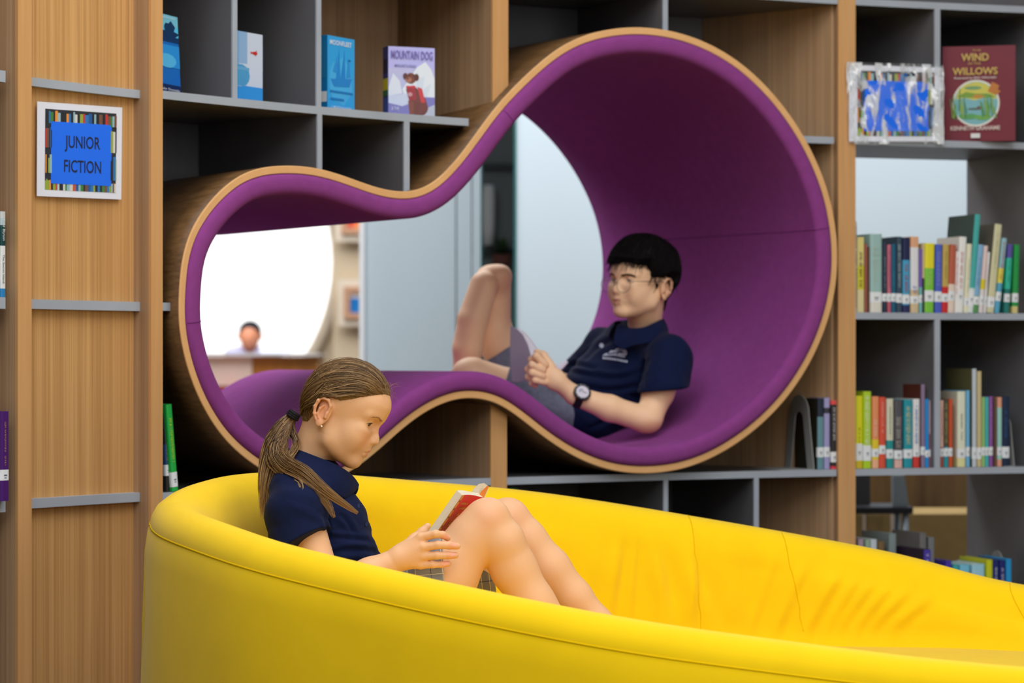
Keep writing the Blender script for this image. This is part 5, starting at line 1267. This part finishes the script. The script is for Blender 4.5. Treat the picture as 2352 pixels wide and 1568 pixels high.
RCK = [
 (455, 497, 1100, [(0, .1, (214, 190, 40)), (.1, 1, (224, 222, 24))], 'lemon-yellow spine beside the right oak upright, lower shelf', (.11, .34), (.36, .55, (90, 90, 40), 1, .3), 0),
 (499, 545, 1076, [(0, 1, (178, 212, 40))], 'lime-green spine with white bubble title right of the lemon-yellow one', (.10, .30), (.32, .95, (240, 246, 230), 1, .6), 0),
 (549, 587, 1104, [(0, .12, (240, 180, 140)), (.12, .40, (232, 206, 50)), (.40, 1, (236, 150, 100))], 'orange spine with yellow band on the lower right shelf', (.16, .27), (.45, .7, (240, 220, 200), 1, .5), 0),
 (589, 625, 1108, [(0, 1, (222, 84, 60))], 'tomato-red spine right of the orange spine', (.20, .32), (.5, .92, (240, 200, 190), 1, .3), 0),
 (630, 669, 1117, [(0, .40, (34, 150, 150)), (.40, 1, (220, 216, 190))], 'cream spine with teal foot on the lower right shelf', (.14, .27), (.45, .9, (60, 140, 140), 1, .3), 0),
 (674, 720, 1125, [(0, .12, (226, 180, 170)), (.12, 1, (84, 82, 88))], 'charcoal spine with pale spotted title, lower right shelf', (.13, .26), (.3, .75, (200, 190, 180), 1, .7), 0),
 (727, 776, 1122, [(0, 1, (32, 150, 164))], 'wide teal spine with three small pictures', (.14, .27), (.35, .9, (236, 220, 160), 1, .6), 0),
 (779, 817, 1118, [(0, .16, (206, 60, 50)), (.16, 1, (232, 232, 232))], 'white spine with blue and yellow title and red foot', (.16, .26), (.35, .9, (90, 130, 190), 1, .6), 0),
 (824, 846, 1036, [(0, 1, (140, 122, 150))], 'tall mauve spine with dark brown cover side, lower right shelf', (.15, .25), None, 0),
 (847, 868, 1118, [(0, 1, (30, 142, 214))], 'azure blue spine right of the tall mauve spine', (.15, .25), None, 0),
 (870, 896, 1126, [(0, .5, (170, 96, 90)), (.5, 1, (226, 176, 170))], 'pink and rust spine left of the grey divider', (.16, .27), (.5, .9, (150, 70, 80), 1, .4), 0),
 (931, 950, 1125, [(0, .3, (170, 80, 70)), (.3, 1, (230, 186, 170))], 'pale pink spine just right of the grey divider', (.16, .28), (.4, .9, (180, 60, 70), 1, .4), 0),
 (952, 978, 1119, [(0, .3, (40, 150, 160)), (.3, 1, (72, 76, 60))], 'dark olive spine with teal foot right of the divider', (.16, .28), (.35, .95, (200, 180, 110), 1, .6), 0),
 (980, 1001, 1118, [(0, 1, (206, 84, 44))], 'burnt-orange spine right of the dark olive one', (.16, .28), None, 0),
 (1028, 1075, 1076, [(0, .14, (226, 222, 160)), (.14, 1, (226, 228, 204))], 'wide ivory spine with small black drawing, lower right shelf', (.12, .24), (.36, .7, (80, 96, 86), 1, .25), 0),
 (1078, 1098, 1070, [(0, 1, (116, 184, 222))], 'light-blue spine right of the wide ivory spine', (.14, .26), None, 0),
 (1112, 1136, 948, [(0, 1, (196, 206, 212))], 'tallest silver-white spine with khaki cover side, lower right shelf', (.08, .2), None, 0),
 (1139, 1164, 962, [(0, 1, (206, 188, 140))], 'tall sandy spine right of the silver-white one', (.08, .2), None, 0),
 (1166, 1184, 1107, [(0, 1, (150, 196, 120))], 'thin green-and-cream spine right of the tall sandy one', (.16, .28), None, 0),
 (1186, 1203, 1108, [(0, 1, (70, 190, 190))], 'thin turquoise spine, lower right shelf', (.16, .28), None, 0),
 (1206, 1228, 1104, [(0, 1, (140, 88, 160))], 'plum-purple spine right of the thin turquoise spine', (.16, .28), (.4, .9, (190, 150, 200), 1, .4), 0),
 (1234, 1250, 1110, [(0, 1, (104, 76, 62))], 'thin chocolate-brown spine, lower right shelf', None, None, 0),
 (1252, 1279, 1108, [(0, .1, (226, 160, 130)), (.1, .85, (160, 210, 200)), (.85, 1, (226, 160, 130))], 'peach-edged aqua spine left of the dark navy book', (.16, .28), None, 0),
 (1281, 1322, 1104, [(0, 1, (18, 40, 70))], 'dark navy spine at the end of the lower right row', (.12, .28), (.4, .8, (60, 100, 150), 1, .5), 0)]
for x0, x1, y, bands, lab, st, mk, lean in RCK:
    book_px(rB(x0), rB(x1), rY(y), zC_, lab, GC, bands, st, mk, lean, d=.165 if y < 1040 else .14, cover={1036: (92, 44, 34), 948: (104, 102, 66), 962: (120, 104, 72)}.get(y))
def dX(x): return 1900+x/5.204
def dY(y): return 1060+y/5.204
RDK = [
 (372, 442, 926, (170, 150, 164), 'dusty mauve book top, first on the bottom right shelf'),
 (460, 520, 934, (150, 176, 150), 'sage-green book top, second on the bottom right shelf'), (524, 600, 930, (196, 206, 214), 'pale grey-blue book top on the bottom right shelf'),
 (612, 692, 955, (120, 96, 60), 'brown book top before the tall slate book'),
 (742, 832, 862, (126, 140, 140), 'tall slate-grey book on the bottom right shelf'), (1108, 1192, 856, (110, 108, 108), 'tall dark grey book with lilac head, bottom right shelf'),
 (1212, 1288, 906, (116, 118, 120), 'grey book right of the tall dark grey one, bottom shelf'), (1166, 1168, 0, 0, ''),
 (1166, 1166, 0, 0, ''), (1418, 1494, 1188, (70, 50, 170), 'violet spine top between cream book heads, bottom right shelf'),
 (1506, 1580, 1232, (60, 170, 170), 'turquoise spine top left of two pale blue ones'), (1590, 1712, 1230, (120, 196, 222), 'first pale sky-blue spine top on the bottom right shelf'), (1732, 1890, 1226, (160, 210, 226), 'wider pale sky-blue spine beside the chartreuse book'),
 (1906, 1982, 1174, (204, 208, 20), 'chartreuse yellow book left of two navy books'), (1986, 2056, 1182, (24, 36, 110), 'first of two matching navy books, next to the chartreuse book'), (2062, 2136, 1182, (24, 36, 110), 'second of two matching navy books, next to the bright blue book'),
 (2140, 2208, 1166, (30, 150, 210), 'bright blue book closing the bottom right row')]
for x0, x1, y, c, lab in RDK:
    if not lab: continue
    book_px(dX(x0), dX(x1), dY(y), zD_, lab, GD, c, None, (.6, .9, (220, 224, 240), 1, .4) if c == (24, 36, 110) else None, 0, d=.17, off=.02)
book_px(dX(1160), dX(1246), dY(1052), zD_, 'deep purple book pulled forward on the bottom right shelf', GD, (72, 56, 160), None, (.8, .95, (220, 214, 240), 1, .5), 0, d=.19, off=-.12, cover=(44, 26, 46))

# books inside the tube bay and the left bay
GT = 'books beside the grey bookend'
tx_ = lambda x: 1700+x/6.533
book_px(tx_(1166), tx_(1262), 860+362/6.533, zC_, 'steel-blue paperback between grey bookend and lavender book', GT, [(0, .74, (104, 148, 158)), (.74, 1, (34, 44, 60))], (.17, .31), None, 0, off=.012, cover=(46, 42, 28))
book_px(tx_(1266), tx_(1352), 860+350/6.533, zC_, 'lavender paperback second from the grey bookend', GT, [(0, .78, (164, 160, 206)), (.78, .86, (60, 56, 70)), (.86, 1, (166, 162, 208))], (.17, .31), None, 0, off=.012)
book_px(tx_(1366), tx_(1468), 860+390/6.533, zC_, 'black paperback with red head and foot beside the right oak upright', GT, [(0, .04, (226, 60, 80)), (.04, .94, (44, 42, 46)), (.94, 1, (232, 84, 84))], (.10, .25), (.42, .9, (220, 220, 224), 1, .45), 0, off=.012)
GL = 'two leaning books behind the sofa'
book_px(376, 388.5, 948, zC_, 'dark blue paperback hidden mostly behind the oak upright left of the tube', GL, [(0, .2, (40, 40, 36)), (.2, .6, (36, 70, 120)), (.6, 1, (24, 34, 48))], (.20, .34), (.4, .95, (206, 160, 60), 1, .6), -3, off=.02)
o_ = book_px(382, 396, 929, zC_, 'bright green paperback leaning left of the purple tube', GL, (34, 176, 74), (.05, .22), (.34, .85, (190, 220, 40), 1, .5), -6, off=.01)
# left bay
GE = 'books in the leftmost bay'
book_px(1.5, 14.2, 486, zB_+.003, 'white and teal spine of an adventure story in the leftmost bay', GE, [(0, .10, (40, 130, 190)), (.10, .60, (226, 230, 230)), (.60, .84, (14, 66, 70)), (.84, .92, (180, 200, 206)), (.92, 1, (200, 206, 206))], None, None, 0, off=.02)
book_px(-12, .5, 492, zB_+.003, 'pale green and blue spine cut by the picture edge in the leftmost bay', GE, [(0, .2, (40, 130, 190)), (.2, .5, (226, 230, 230)), (.5, .7, (110, 190, 120)), (.7, 1, (190, 214, 214))], None, None, 0, off=.02)
book_px(2.5, 22, 945, zC_+.003, 'deep violet hardback in the leftmost bay', GE, (74, 26, 110), (.23, .35), (.4, .9, (200, 150, 90), 1, .2), 0, off=-.012)
book_px(-16, 1.5, 948, zC_+.003, 'second violet hardback cut by the picture edge', GE, (64, 20, 96), (.20, .32), None, 0, off=-.008)
for o in [x for x in col.objects if x.get('label') == 'white and teal spine of an adventure story in the leftmost bay']:
    s0 = S(8, .02); zt = z_px(8, 486, .02); Mx = shelf_frame(s0, .02-.0012, 0)
    # lettering runs down the spine
    down = Mx.to_3x3() @ Vector((0, 0, -1)); acr = Mx.to_3x3() @ Vector((1, 0, 0)); nrm = Mx.to_3x3() @ Vector((0, 1, 0))
    def TM(z):
        m = Matrix((down, nrm, acr)).transposed().to_4x4(); m.translation = Vector((Mx.translation.x, Mx.translation.y, z))-acr*.0033-nrm*.0002; return m
    text_obj('spine_lettering', 'Enid Blyton', .0075, TM((z_px(8, 503, .02)+z_px(8, 553, .02))/2), (220, 230, 230), o, width=.046)
    text_obj('spine_lettering', 'The Secret Island', .0062, TM((z_px(8, 585, .02)+z_px(8, 650, .02))/2), (50, 60, 66), o, width=.062)

# bookend: a plate standing into the depth of the shelf with a base plate
def bookend(name, label, s, off0, dpt, h, zs, c, base_to=-.10, slot=True):
    t = thing(name, label, 'bookend'); M = shelf_frame(s, off0, zs)
    O = []; n = 14
    for i in range(n+1):
        a = math.pi*i/n; O.append((dpt/2-dpt*.33*math.cos(a), h-dpt*.33+dpt*.33*math.sin(a)))
    outer = [(0, 0)]+O+[(dpt, 0)]
    I = []
    for i in range(n+1):
        a = math.pi*i/n; I.append((dpt/2-dpt*.14*math.cos(a), h*.66+dpt*.14*math.sin(a)))
    inner_ = [(dpt*.22, 0)]+I+[(dpt*.78, 0)]
    b = MB(); th = .0012; k = len(outer)
    if slot:
        vs = [M @ Vector((x, p[0], p[1]+.001)) for x in (-th, th) for ring in (outer, inner_) for p in ring]
        A = lambda side, r, i: side*2*k+r*k+i; fs = []
        for i in range(k-1):
            fs += [(A(0, 0, i), A(0, 0, i+1), A(0, 1, i+1), A(0, 1, i)), (A(1, 0, i), A(1, 1, i), A(1, 1, i+1), A(1, 0, i+1)), (A(0, 0, i), A(1, 0, i), A(1, 0, i+1), A(0, 0, i+1)), (A(0, 1, i), A(0, 1, i+1), A(1, 1, i+1), A(1, 1, i))]
        b.add(vs, fs, c)
    b.build('upright_plate', mat('grey_enamel_steel', c, .4, .5), t)
    b = MB(); b.box(base_to, 0, 0, dpt, 0, .0014, c, M); b.build('base_plate', MATS['grey_enamel_steel'], t)
    return t
bookend('bookend', 'grey steel loop bookend on the lower shelf right of the tube', S(tx_(1138)-5, .012), .010, .165, (1074-903)/FPX*7.5, zC_, (150, 152, 150), -.11)
bookend('bookend', 'grey steel bookend after the dark navy book at the row end', S(rB(1330), .03), .012, .12, .145, zC_, (150, 152, 150), -.03)
bookend('bookend', 'rounded steel bookend behind the chartreuse and navy books', S(dX(2085), .12), .09, .12, z_px(dX(2050), dY(1072), .12)-zD_, zD_, (150, 152, 150), -.03)

# ------------------------------------------------------------------ books shown face out, with covers
def face_book(label, xl, yb, off, w, h, t_, phi, side_rgb, art, group=None, zs=None, lean=0):
    """xl, yb: pixel of the front-left foot; phi: degrees the cover is turned away to the right"""
    s = S(xl, off); p = CV(s, off, zs+.0006); ray = Vector((p.x, p.y, 0)).normalized(); vx = Vector((ray.y, -ray.x, 0))
    a = R_(phi); X = vx*math.cos(a)+ray*math.sin(a); Yv = -vx*math.sin(a)+ray*math.cos(a)
    M = Matrix((X, Yv, Vector((0, 0, 1)))).transposed().to_4x4(); M.translation = p; M = M @ Matrix.Rotation(R_(-lean), 4, 'X')
    t = thing('book', label, 'book', group=group or 'books shown face out')
    b = MB(); b.box(0, w, 0, .0015, 0, h, side_rgb[0], M); b.box(0, w, t_-.0015, t_, 0, h, side_rgb[0], M); b.box(-.0012, .0004, 0, t_, 0, h, side_rgb[1], M); b.build('cover', PRINT(), t)
    b = MB(); b.box(.0008, w-.003, .0015, t_-.0015, .003, h-.003, (222, 212, 188), M); b.build('pages', M_PAGES(), t)
    b = MB()
    for i, (pts, c) in enumerate(art): b.poly([(x*w, z*h) for x, z in pts], -.0003-.00012*i, c, M)
    b.build('cover_picture', PRINT(), t)
    def txt(s_, cx, cz, hh, width, rgb, bold=.0):
        T = M.copy(); T = T @ Matrix.Translation((cx*w, -.0003-.00012*len(art)-.0002, cz*h)); text_obj('cover_lettering', s_, hh*h, T, rgb, t, bold, width=width*w)
    def spine_txt(s_, cz, hh, L, rgb):
        T = M @ Matrix.Translation((-.0016, t_/2, cz*h)) @ Matrix(((0, 0, -1, 0), (0, 1, 0, 0), (1, 0, 0, 0), (0, 0, 0, 1)))
    t['_'] = 0; del t['_']
    return t, M, txt
def sq(x0, x1, z0, z1): return [(x0, z0), (x1, z0), (x1, z1), (x0, z1)]
def blob(cx, cz, rx, rz, n=14, j=0, seed=1):
    r = random.Random(seed); return [(cx+rx*math.cos(k/n*6.283)*(1+r.uniform(-j, j)), cz+rz*math.sin(k/n*6.283)*(1+r.uniform(-j, j))) for k in range(n)]
# blue lake cover by the left upright
k0, k1, k2 = (20, 110, 190), (14, 70, 140), (120, 200, 226)
art = [(sq(0, 1, 0, 1), (20, 110, 200)), (sq(0, 1, .86, 1), k2), (sq(0, 1, .72, .86), (90, 200, 244)), (blob(.55, .76, .5, .05, j=.2), (12, 50, 96)), (blob(.66, .82, .22, .10, j=.25), (14, 56, 100)), (sq(0, 1, .66, .73), (12, 54, 104)), (sq(0, 1, .34, .62), (40, 150, 232)), (blob(.5, .42, .36, .09), (86, 190, 244)), (sq(0, 1, 0, .12), (14, 44, 96))]
t, M, txt = face_book('blue lake-scene paperback standing by the oak upright at top left', 358, 208, .03, .125, .187, .018, 62, ((20, 110, 200), (10, 50, 100)), art, zs=zA_, lean=3)
txt('Jennifer Donnelly', .5, .045, .030, .9, (226, 232, 240)); txt('A GATHERING LIGHT', .5, .955, .02, .8, (230, 240, 246))
# white and blue fishbowl cover
art = [(sq(0, 1, 0, 1), (214, 226, 246)), (sq(0, .5, .55, 1), (150, 190, 232)), (sq(.0, .22, .5, 1), (120, 176, 230)), (sq(0, 1, 0, .24), (56, 160, 240)), (blob(.28, .38, .30, .16), (84, 166, 220)), (sq(.0, .56, .46, .50), (110, 180, 226)), (blob(.74, .72, .09, .022), (206, 44, 36)), ([(.60, .74), (.68, .72), (.60, .70)], (206, 44, 36)), ([(.74, .735), (.80, .77), (.80, .73)], (206, 44, 36)), ([(.72, .70), (.78, .68), (.77, .715)], (206, 44, 36))]
t, M, txt = face_book('white and blue paperback with a tiny red fish and bowl', 532, 232, .06, .128, .172, .016, 54, ((206, 216, 232), (120, 176, 226)), art, zs=zA_)
txt('a novel', .2, .22, .018, .2, (220, 232, 244)); 
# Moonfleet
art = [(sq(0, 1, 0, 1), (56, 176, 246)), (blob(.5, .4, .42, .32, j=.12, seed=3), (78, 190, 250)), ([(.30, .42), (.42, .86), (.48, .42)], (36, 146, 228)), ([(.46, .40), (.62, .84), (.66, .40)], (36, 144, 226)), ([(.10, .42), (.90, .46), (.80, .34), (.24, .32)], (40, 144, 226)), ([(.18, .52), (.34, .74), (.36, .50)], (46, 156, 234)), ([(.68, .46), (.76, .74), (.86, .48)], (46, 156, 234)), (blob(.80, .70, .06, .012), (20, 110, 190)), (sq(.08, .92, .24, .27), (30, 130, 206)), (sq(.1, .6, .14, .17), (30, 132, 208))]
t, M, txt = face_book('sky-blue sailing ship paperback right of the second grey divider', 752, 251, .05, .122, .186, .028, 56, ((56, 176, 246), (20, 120, 180)), art, zs=zA_)
txt('MOONFLEET', .47, .885, .062, .80, (232, 244, 250), .02); txt('J. MEADE FALKNER', .5, .03, .034, .74, (214, 236, 246), .01)
b = MB(); b.box(-.0016, -.0010, .001, .027, .02, .046, (226, 230, 230), M); b.box(-.0016, -.0010, .006, .022, .08, .17, (30, 120, 170), M); b.build('spine_label', MATTE(), t)
# mountain dog
L1, L2 = (186, 186, 244), (204, 206, 240)
art = [(sq(0, 1, 0, 1), L1), (sq(0, 1, .0, .70), (190, 192, 232)), ([(.30, .40), (.50, .60), (.62, .72), (.80, .80), (.92, .70), (1, .56), (1, .2), (.4, .2)], (228, 236, 246)), ([(.0, .42), (.10, .62), (.24, .52), (.30, .34), (.0, .3)], (222, 230, 244)), ([(.62, .70), (.66, .56), (.78, .60), (.74, .40), (.92, .5), (.84, .3), (.6, .3)], (214, 226, 240)), (sq(0, 1, 0, .30), (130, 128, 196)), ([(0, .3), (.4, .34), (.6, .24), (.3, .16), (0, .2)], (206, 216, 240)), ([(.5, .02), (.75, .12), (1, .2), (1, 0), (.5, 0)], (190, 196, 214)),
       (blob(.66, .13, .20, .10, j=.05), (112, 62, 62)), ([(.38, .40), (.58, .44), (.80, .28), (.86, .14), (.70, .06), (.52, .06), (.46, .20)], (122, 66, 62)), ([(.42, .24), (.46, .02), (.52, .02), (.56, .22)], (136, 76, 66)), ([(.54, .22), (.58, .03), (.64, .03), (.68, .22)], (116, 62, 58)), ([(.38, .44), (.56, .46), (.60, .26), (.44, .24)], (160, 56, 66)), ([(.62, .44), (.72, .42), (.80, .22), (.70, .22)], (206, 70, 76)), (sq(.38, .58, .42, .45), (206, 60, 70)), (blob(.48, .56, .11, .075), (124, 70, 58)), (blob(.36, .585, .05, .045), (100, 54, 50)), (blob(.60, .575, .055, .05), (94, 50, 48)), (blob(.43, .535, .065, .035), (176, 116, 92)), (blob(.41, .55, .02, .012), (30, 22, 24)), (blob(.45, .60, .013, .010), (20, 16, 18)), (blob(.53, .60, .013, .010), (20, 16, 18)), (blob(.46, .33, .05, .03), (206, 150, 160))]
t, M, txt = face_book('lilac paperback with a brown puppy in a red vest before snowy peaks', 892, 266, .10, .128, .182, .036, 21, (L1, (60, 60, 130)), art, zs=zA_)
txt('MOUNTAIN DOG', .50, .83, .115, .90, (128, 116, 182), .02); txt('MARGARITA ENGLE', .36, .715, .035, .46, (120, 120, 170), .01); txt('& THE', .14, .10, .05, .16, (222, 226, 242))
b = MB(); b.box(-.0018, -.0010, .002, .034, .07, .10, (226, 206, 40), M); b.box(-.0018, -.0010, .002, .034, .055, .07, (40, 120, 70), M); b.box(-.0018, -.0010, .006, .03, .115, .15, (34, 30, 60), M); b.box(-.0018, -.0010, .003, .033, .005, .05, (60, 90, 170), M); b.build('spine_picture', PRINT(), t)
# wind in the willows
MR = (118, 34, 50)
GR = [(120, 170, 70), (90, 160, 80), (150, 180, 60), (70, 140, 90)]
art = [(sq(0, 1, 0, 1), MR), (blob(.46, .40, .325, .245, 36), (226, 226, 214)), (blob(.46, .40, .30, .226, 36), (122, 180, 190)), ([(.18, .44), (.22, .54), (.32, .60), (.46, .625), (.60, .60), (.70, .53), (.75, .44), (.60, .46), (.44, .43), (.30, .46)], (206, 200, 90)), ([(.2, .47), (.32, .52), (.46, .50), (.62, .50), (.74, .46), (.5, .45), (.3, .46)], (120, 160, 60)), (blob(.49, .47, .08, .022), (190, 140, 60)), (blob(.42, .56, .12, .02), (120, 160, 110)), ([(.62, .52), (.68, .62), (.74, .60), (.78, .58), (.76, .54), (.80, .52), (.74, .48)], (190, 120, 50)), (blob(.44, .34, .10, .012), (90, 110, 100)), (blob(.50, .35, .03, .02), (110, 90, 80)), (blob(.36, .26, .14, .03, j=.2), (90, 160, 90)), (blob(.56, .25, .12, .03, j=.2), (110, 170, 80))]
rq = random.Random(7)
for i in range(26):
    x = rq.uniform(.12, .34) if i % 2 else rq.uniform(.54, .74); z = rq.uniform(.22, .34); l_ = rq.uniform(.10, .24); lx = rq.uniform(-.05, .05); art.append(([(x, z), (x+.016, z), (x+lx+.008, z+l_), (x+lx, z+l_)], rq.choice(GR)))
t, M, txt = face_book('maroon hardback with gold title and a round green river picture', 2165, 318, .05, .205, .272, .022, -3, (MR, (90, 24, 36)), art, zs=zA_)
GO = (206, 176, 96)
txt('THE', .47, .945, .018, .12, GO); txt('WIND', .45, .845, .075, .38, GO, .025); txt('IN THE', .44, .805, .022, .17, GO, .01); txt('WILLOWS', .45, .70, .072, .62, GO, .025); txt('Illustrated by ERIC KINCAID', .45, .655, .022, .58, (226, 214, 206), .01); txt('KENNETH GRAHAME', .45, .118, .042, .68, (224, 206, 196), .02)
b = MB(); b.poly([(.080, .009), (.106, .009), (.106, .022), (.080, .022)], -.009, (226, 226, 226), M, .002); b.build('price_sticker', MATTE(), t)

# ------------------------------------------------------------------ laminated paper signs
def strips(x0, x1, z0, z1, seed, n, horiz=False):
    r = random.Random(seed); P = []; x = x0; C = [(30, 36, 44), (200, 90, 60), (40, 120, 190), (226, 210, 170), (60, 130, 60), (200, 50, 50), (236, 150, 50), (24, 28, 40), (150, 190, 200), (120, 80, 60), (214, 214, 206), (20, 90, 160), (150, 170, 60)]
    while x < x1:
        w_ = (x1-x0)/n*r.uniform(.5, 1.5); e = min(x1, x+w_); h_ = z1-(z1-z0)*r.uniform(0, .22); P.append((sq(x, e, z0, h_), r.choice(C))); x = e
    return P
def sign(label, C4, offs, words, film=False, wob=0.0):
    t = thing('paper_sign', label, 'sign')
    A = [PX(x, y, o) for (x, y), o in zip(C4, offs)]       # bl, br, tr, tl
    nrm = (A[1]-A[0]).cross(A[3]-A[0]).normalized()
    if nrm.y > 0: nrm = -nrm
    def P(u, v, d): return (A[0]*(1-u)+A[1]*u)*(1-v)+(A[3]*(1-u)+A[2]*u)*v+nrm*d
    b = MB()
    b.add([P(u, v, d) for d in (0, .0008) for u, v in ((0, 0), (1, 0), (1, 1), (0, 1))], [(0, 3, 2, 1), (4, 5, 6, 7), (0, 1, 5, 4), (1, 2, 6, 5), (2, 3, 7, 6), (3, 0, 4, 7)], (236, 238, 246))
    b.build('paper', mat('laminated_paper', (232, 236, 248), .25, .5), t)
    b = MB()
    a_ = [(sq(.09, .93, .07, .93), (34, 40, 48))]+strips(.09, .93, .07, .19, 1, 34)+strips(.09, .93, .78, .92, 2, 30)+strips(.09, .165, .52, .75, 3, 4)+strips(.09, .165, .25, .45, 4, 4)+strips(.86, .93, .5, .78, 5, 3)+strips(.86, .93, .2, .46, 6, 3)
    for i, (pts, c) in enumerate(a_): b.add([P(u, v, .0010+.00002*i) for u, v in pts], [(0, 1, 2, 3)], c)
    b.add([P(u, v, .0022) for u, v in sq(.155, .87, .14, .80)], [(0, 1, 2, 3)], (0, 112, 255))
    b.build('printed_picture', mat('sign_print', attr=True, rough=.3, spec=.5), t)
    for s_, cu, cv, hu, wu in words:
        U = (A[1]-A[0]); Vv = (A[3]-A[0]); Ln = U.length; Hn = Vv.length
        T = Matrix((U.normalized(), -nrm, Vv.normalized())).transposed().to_4x4(); T.translation = P(cu, cv, .0026)
        # follow the quad: shear handled by exact mapping
        cur_ = text_obj('lettering', s_, hu*Hn, Matrix.Identity(4), (12, 20, 52), t, .012, width=wu*Ln)
        me = cur_.data
        for v in me.vertices: v.co = P(cu+v.co.x/Ln, cv+v.co.z/Hn, .0026)
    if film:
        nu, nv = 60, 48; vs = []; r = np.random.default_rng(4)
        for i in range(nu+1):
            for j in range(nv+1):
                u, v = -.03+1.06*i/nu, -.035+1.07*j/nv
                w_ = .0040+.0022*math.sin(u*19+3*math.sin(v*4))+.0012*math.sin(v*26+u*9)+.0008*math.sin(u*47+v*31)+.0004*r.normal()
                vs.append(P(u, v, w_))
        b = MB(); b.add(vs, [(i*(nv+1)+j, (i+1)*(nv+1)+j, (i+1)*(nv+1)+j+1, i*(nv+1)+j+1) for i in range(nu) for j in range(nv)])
        m = mat('glare_painted_film', (236, 242, 246), .12, 1.0, coat=1); nt = m.node_tree; N = nt.nodes; L = nt.links
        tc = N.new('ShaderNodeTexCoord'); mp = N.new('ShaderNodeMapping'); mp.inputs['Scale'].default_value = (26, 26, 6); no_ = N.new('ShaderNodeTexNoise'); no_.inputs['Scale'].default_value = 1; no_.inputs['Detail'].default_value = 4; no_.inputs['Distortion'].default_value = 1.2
        mr = N.new('ShaderNodeMapRange'); mr.inputs[1].default_value = .47; mr.inputs[2].default_value = .58; mr.inputs[3].default_value = .08; mr.inputs[4].default_value = .85  # opaque white patches paint glare onto the clear sleeve
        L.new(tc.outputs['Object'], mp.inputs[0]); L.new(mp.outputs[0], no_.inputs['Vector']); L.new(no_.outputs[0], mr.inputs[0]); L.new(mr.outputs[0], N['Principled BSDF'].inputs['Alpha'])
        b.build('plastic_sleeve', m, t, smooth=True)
    else:
        b = MB(); b.add([P(u, v, .0030) for u, v in sq(-.012, 1.012, -.012, 1.02)], [(0, 1, 2, 3)]); b.build('laminate_film', mat('clear_laminate', (244, 246, 250), .15, .4, alpha=.02), t)
    return t
sign('white laminated paper sign reading JUNIOR FICTION taped to the oak panel', [(84, 450), (278, 458), (280, 247), (85, 233)], [.046]*4, [('JUNIOR', .525, .530, .130, .42), ('FICTION', .525, .270, .130, .44)])
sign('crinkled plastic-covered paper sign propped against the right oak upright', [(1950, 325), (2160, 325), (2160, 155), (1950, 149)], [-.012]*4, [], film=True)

# ------------------------------------------------------------------ things seen through the open right bay
Yk = 9.6
bx = thing('cardboard_box', 'brown cardboard box with pale tape standing behind the right bookcase', 'box')
p0 = W(1930, 1300, Yk); p1 = W(2108, 1179, Yk)
b = MB(); b.box(p0.x, p1.x+.25, Yk, Yk+.4, .0, p1.z, (150, 124, 78)); b.build('body', mat('brown_cardboard', (156, 130, 84), .8, .15, var=((20, 20, 20), .06, 3)), bx, bevel=.004)
b = MB()
for x_, w_ in ((2052, .020), (1985, .012)): q = W(x_, 1180, Yk); b.box(q.x-w_/2, q.x+w_/2, Yk-.002, Yk, .1, p1.z, (214, 196, 178))
b.build('tape', MATTE(), bx)
sk = thing('metal_chair', 'silver-legged chair with dark seat seen through the open lower right cell', 'chair')
Yq = 9.3; zs_ = EZ-(1172-HY)/FPX*Yq
b = MB(); b.box(xat(1900, Yq), xat(2096, Yq), Yq-.02, Yq+.24, zs_-.012, zs_+.014, (36, 36, 40)); b.build('seat', mat('dark_seat_plastic', (40, 40, 44), .4), sk, bevel=.005)
b = MB(); b.add([W(2050, 1092, Yq), W(2078, 1092, Yq), W(2088, 1166, Yq), W(2050, 1166, Yq)]+[W(x, y, Yq)+Vector((0, .02, 0)) for x, y in ((2050, 1092), (2078, 1092), (2088, 1166), (2050, 1166))], [(3, 2, 1, 0), (4, 5, 6, 7), (0, 1, 5, 4), (1, 2, 6, 5), (2, 3, 7, 6), (3, 0, 4, 7)], (150, 166, 178)); b.build('back_bracket', mat('brushed_steel', (150, 164, 174), .35, .5, metal=.4), sk)
b = MB(); b.box(xat(1900, Yq), xat(2008, Yq), Yq+.10, Yq+.12, zs_, zs_+.6, (84, 84, 88)); b.build('backrest', mat('dark_seat_back', (76, 76, 80), .5), sk)
b = MB()
for x_ in (1925, 2080):
    for dy in (0, .2): b.tube([Vector((xat(x_, Yq), Yq+dy, zs_)), Vector((xat(x_, Yq), Yq+dy, 0))], .011, 8)
    b.build('leg', MATS['brushed_steel'], sk, smooth=True); b = MB()
wl = MB(); wl.box(xat(1900, 10.2), xat(2500, 10.2), 10.2, 10.26, 0, zC-.02); lo_ = wl.build('low_screen', wood('low_screen_wood', (120, 92, 52), (86, 62, 34), (30, 30, 2))); lo_['label'] = 'low brown wooden screen standing behind the cardboard box'; lo_['category'] = 'screen'
gb = thing('folder', 'green folder end under the lower shelf, right of the central upright', 'folder')
s0 = S(1172, .05); M = shelf_frame(s0, .04, zD_); b = MB(); b.box(-.012, .016, 0, .22, 0, zC-HT-zD_-.012, (60, 150, 90), M); b.build('cover', MATTE(), gb); b = MB(); b.box(-.009, .013, -.001, .2, .004, zC-HT-zD_-.016, (210, 220, 210), M); b.build('papers', M_PAGES(), gb)
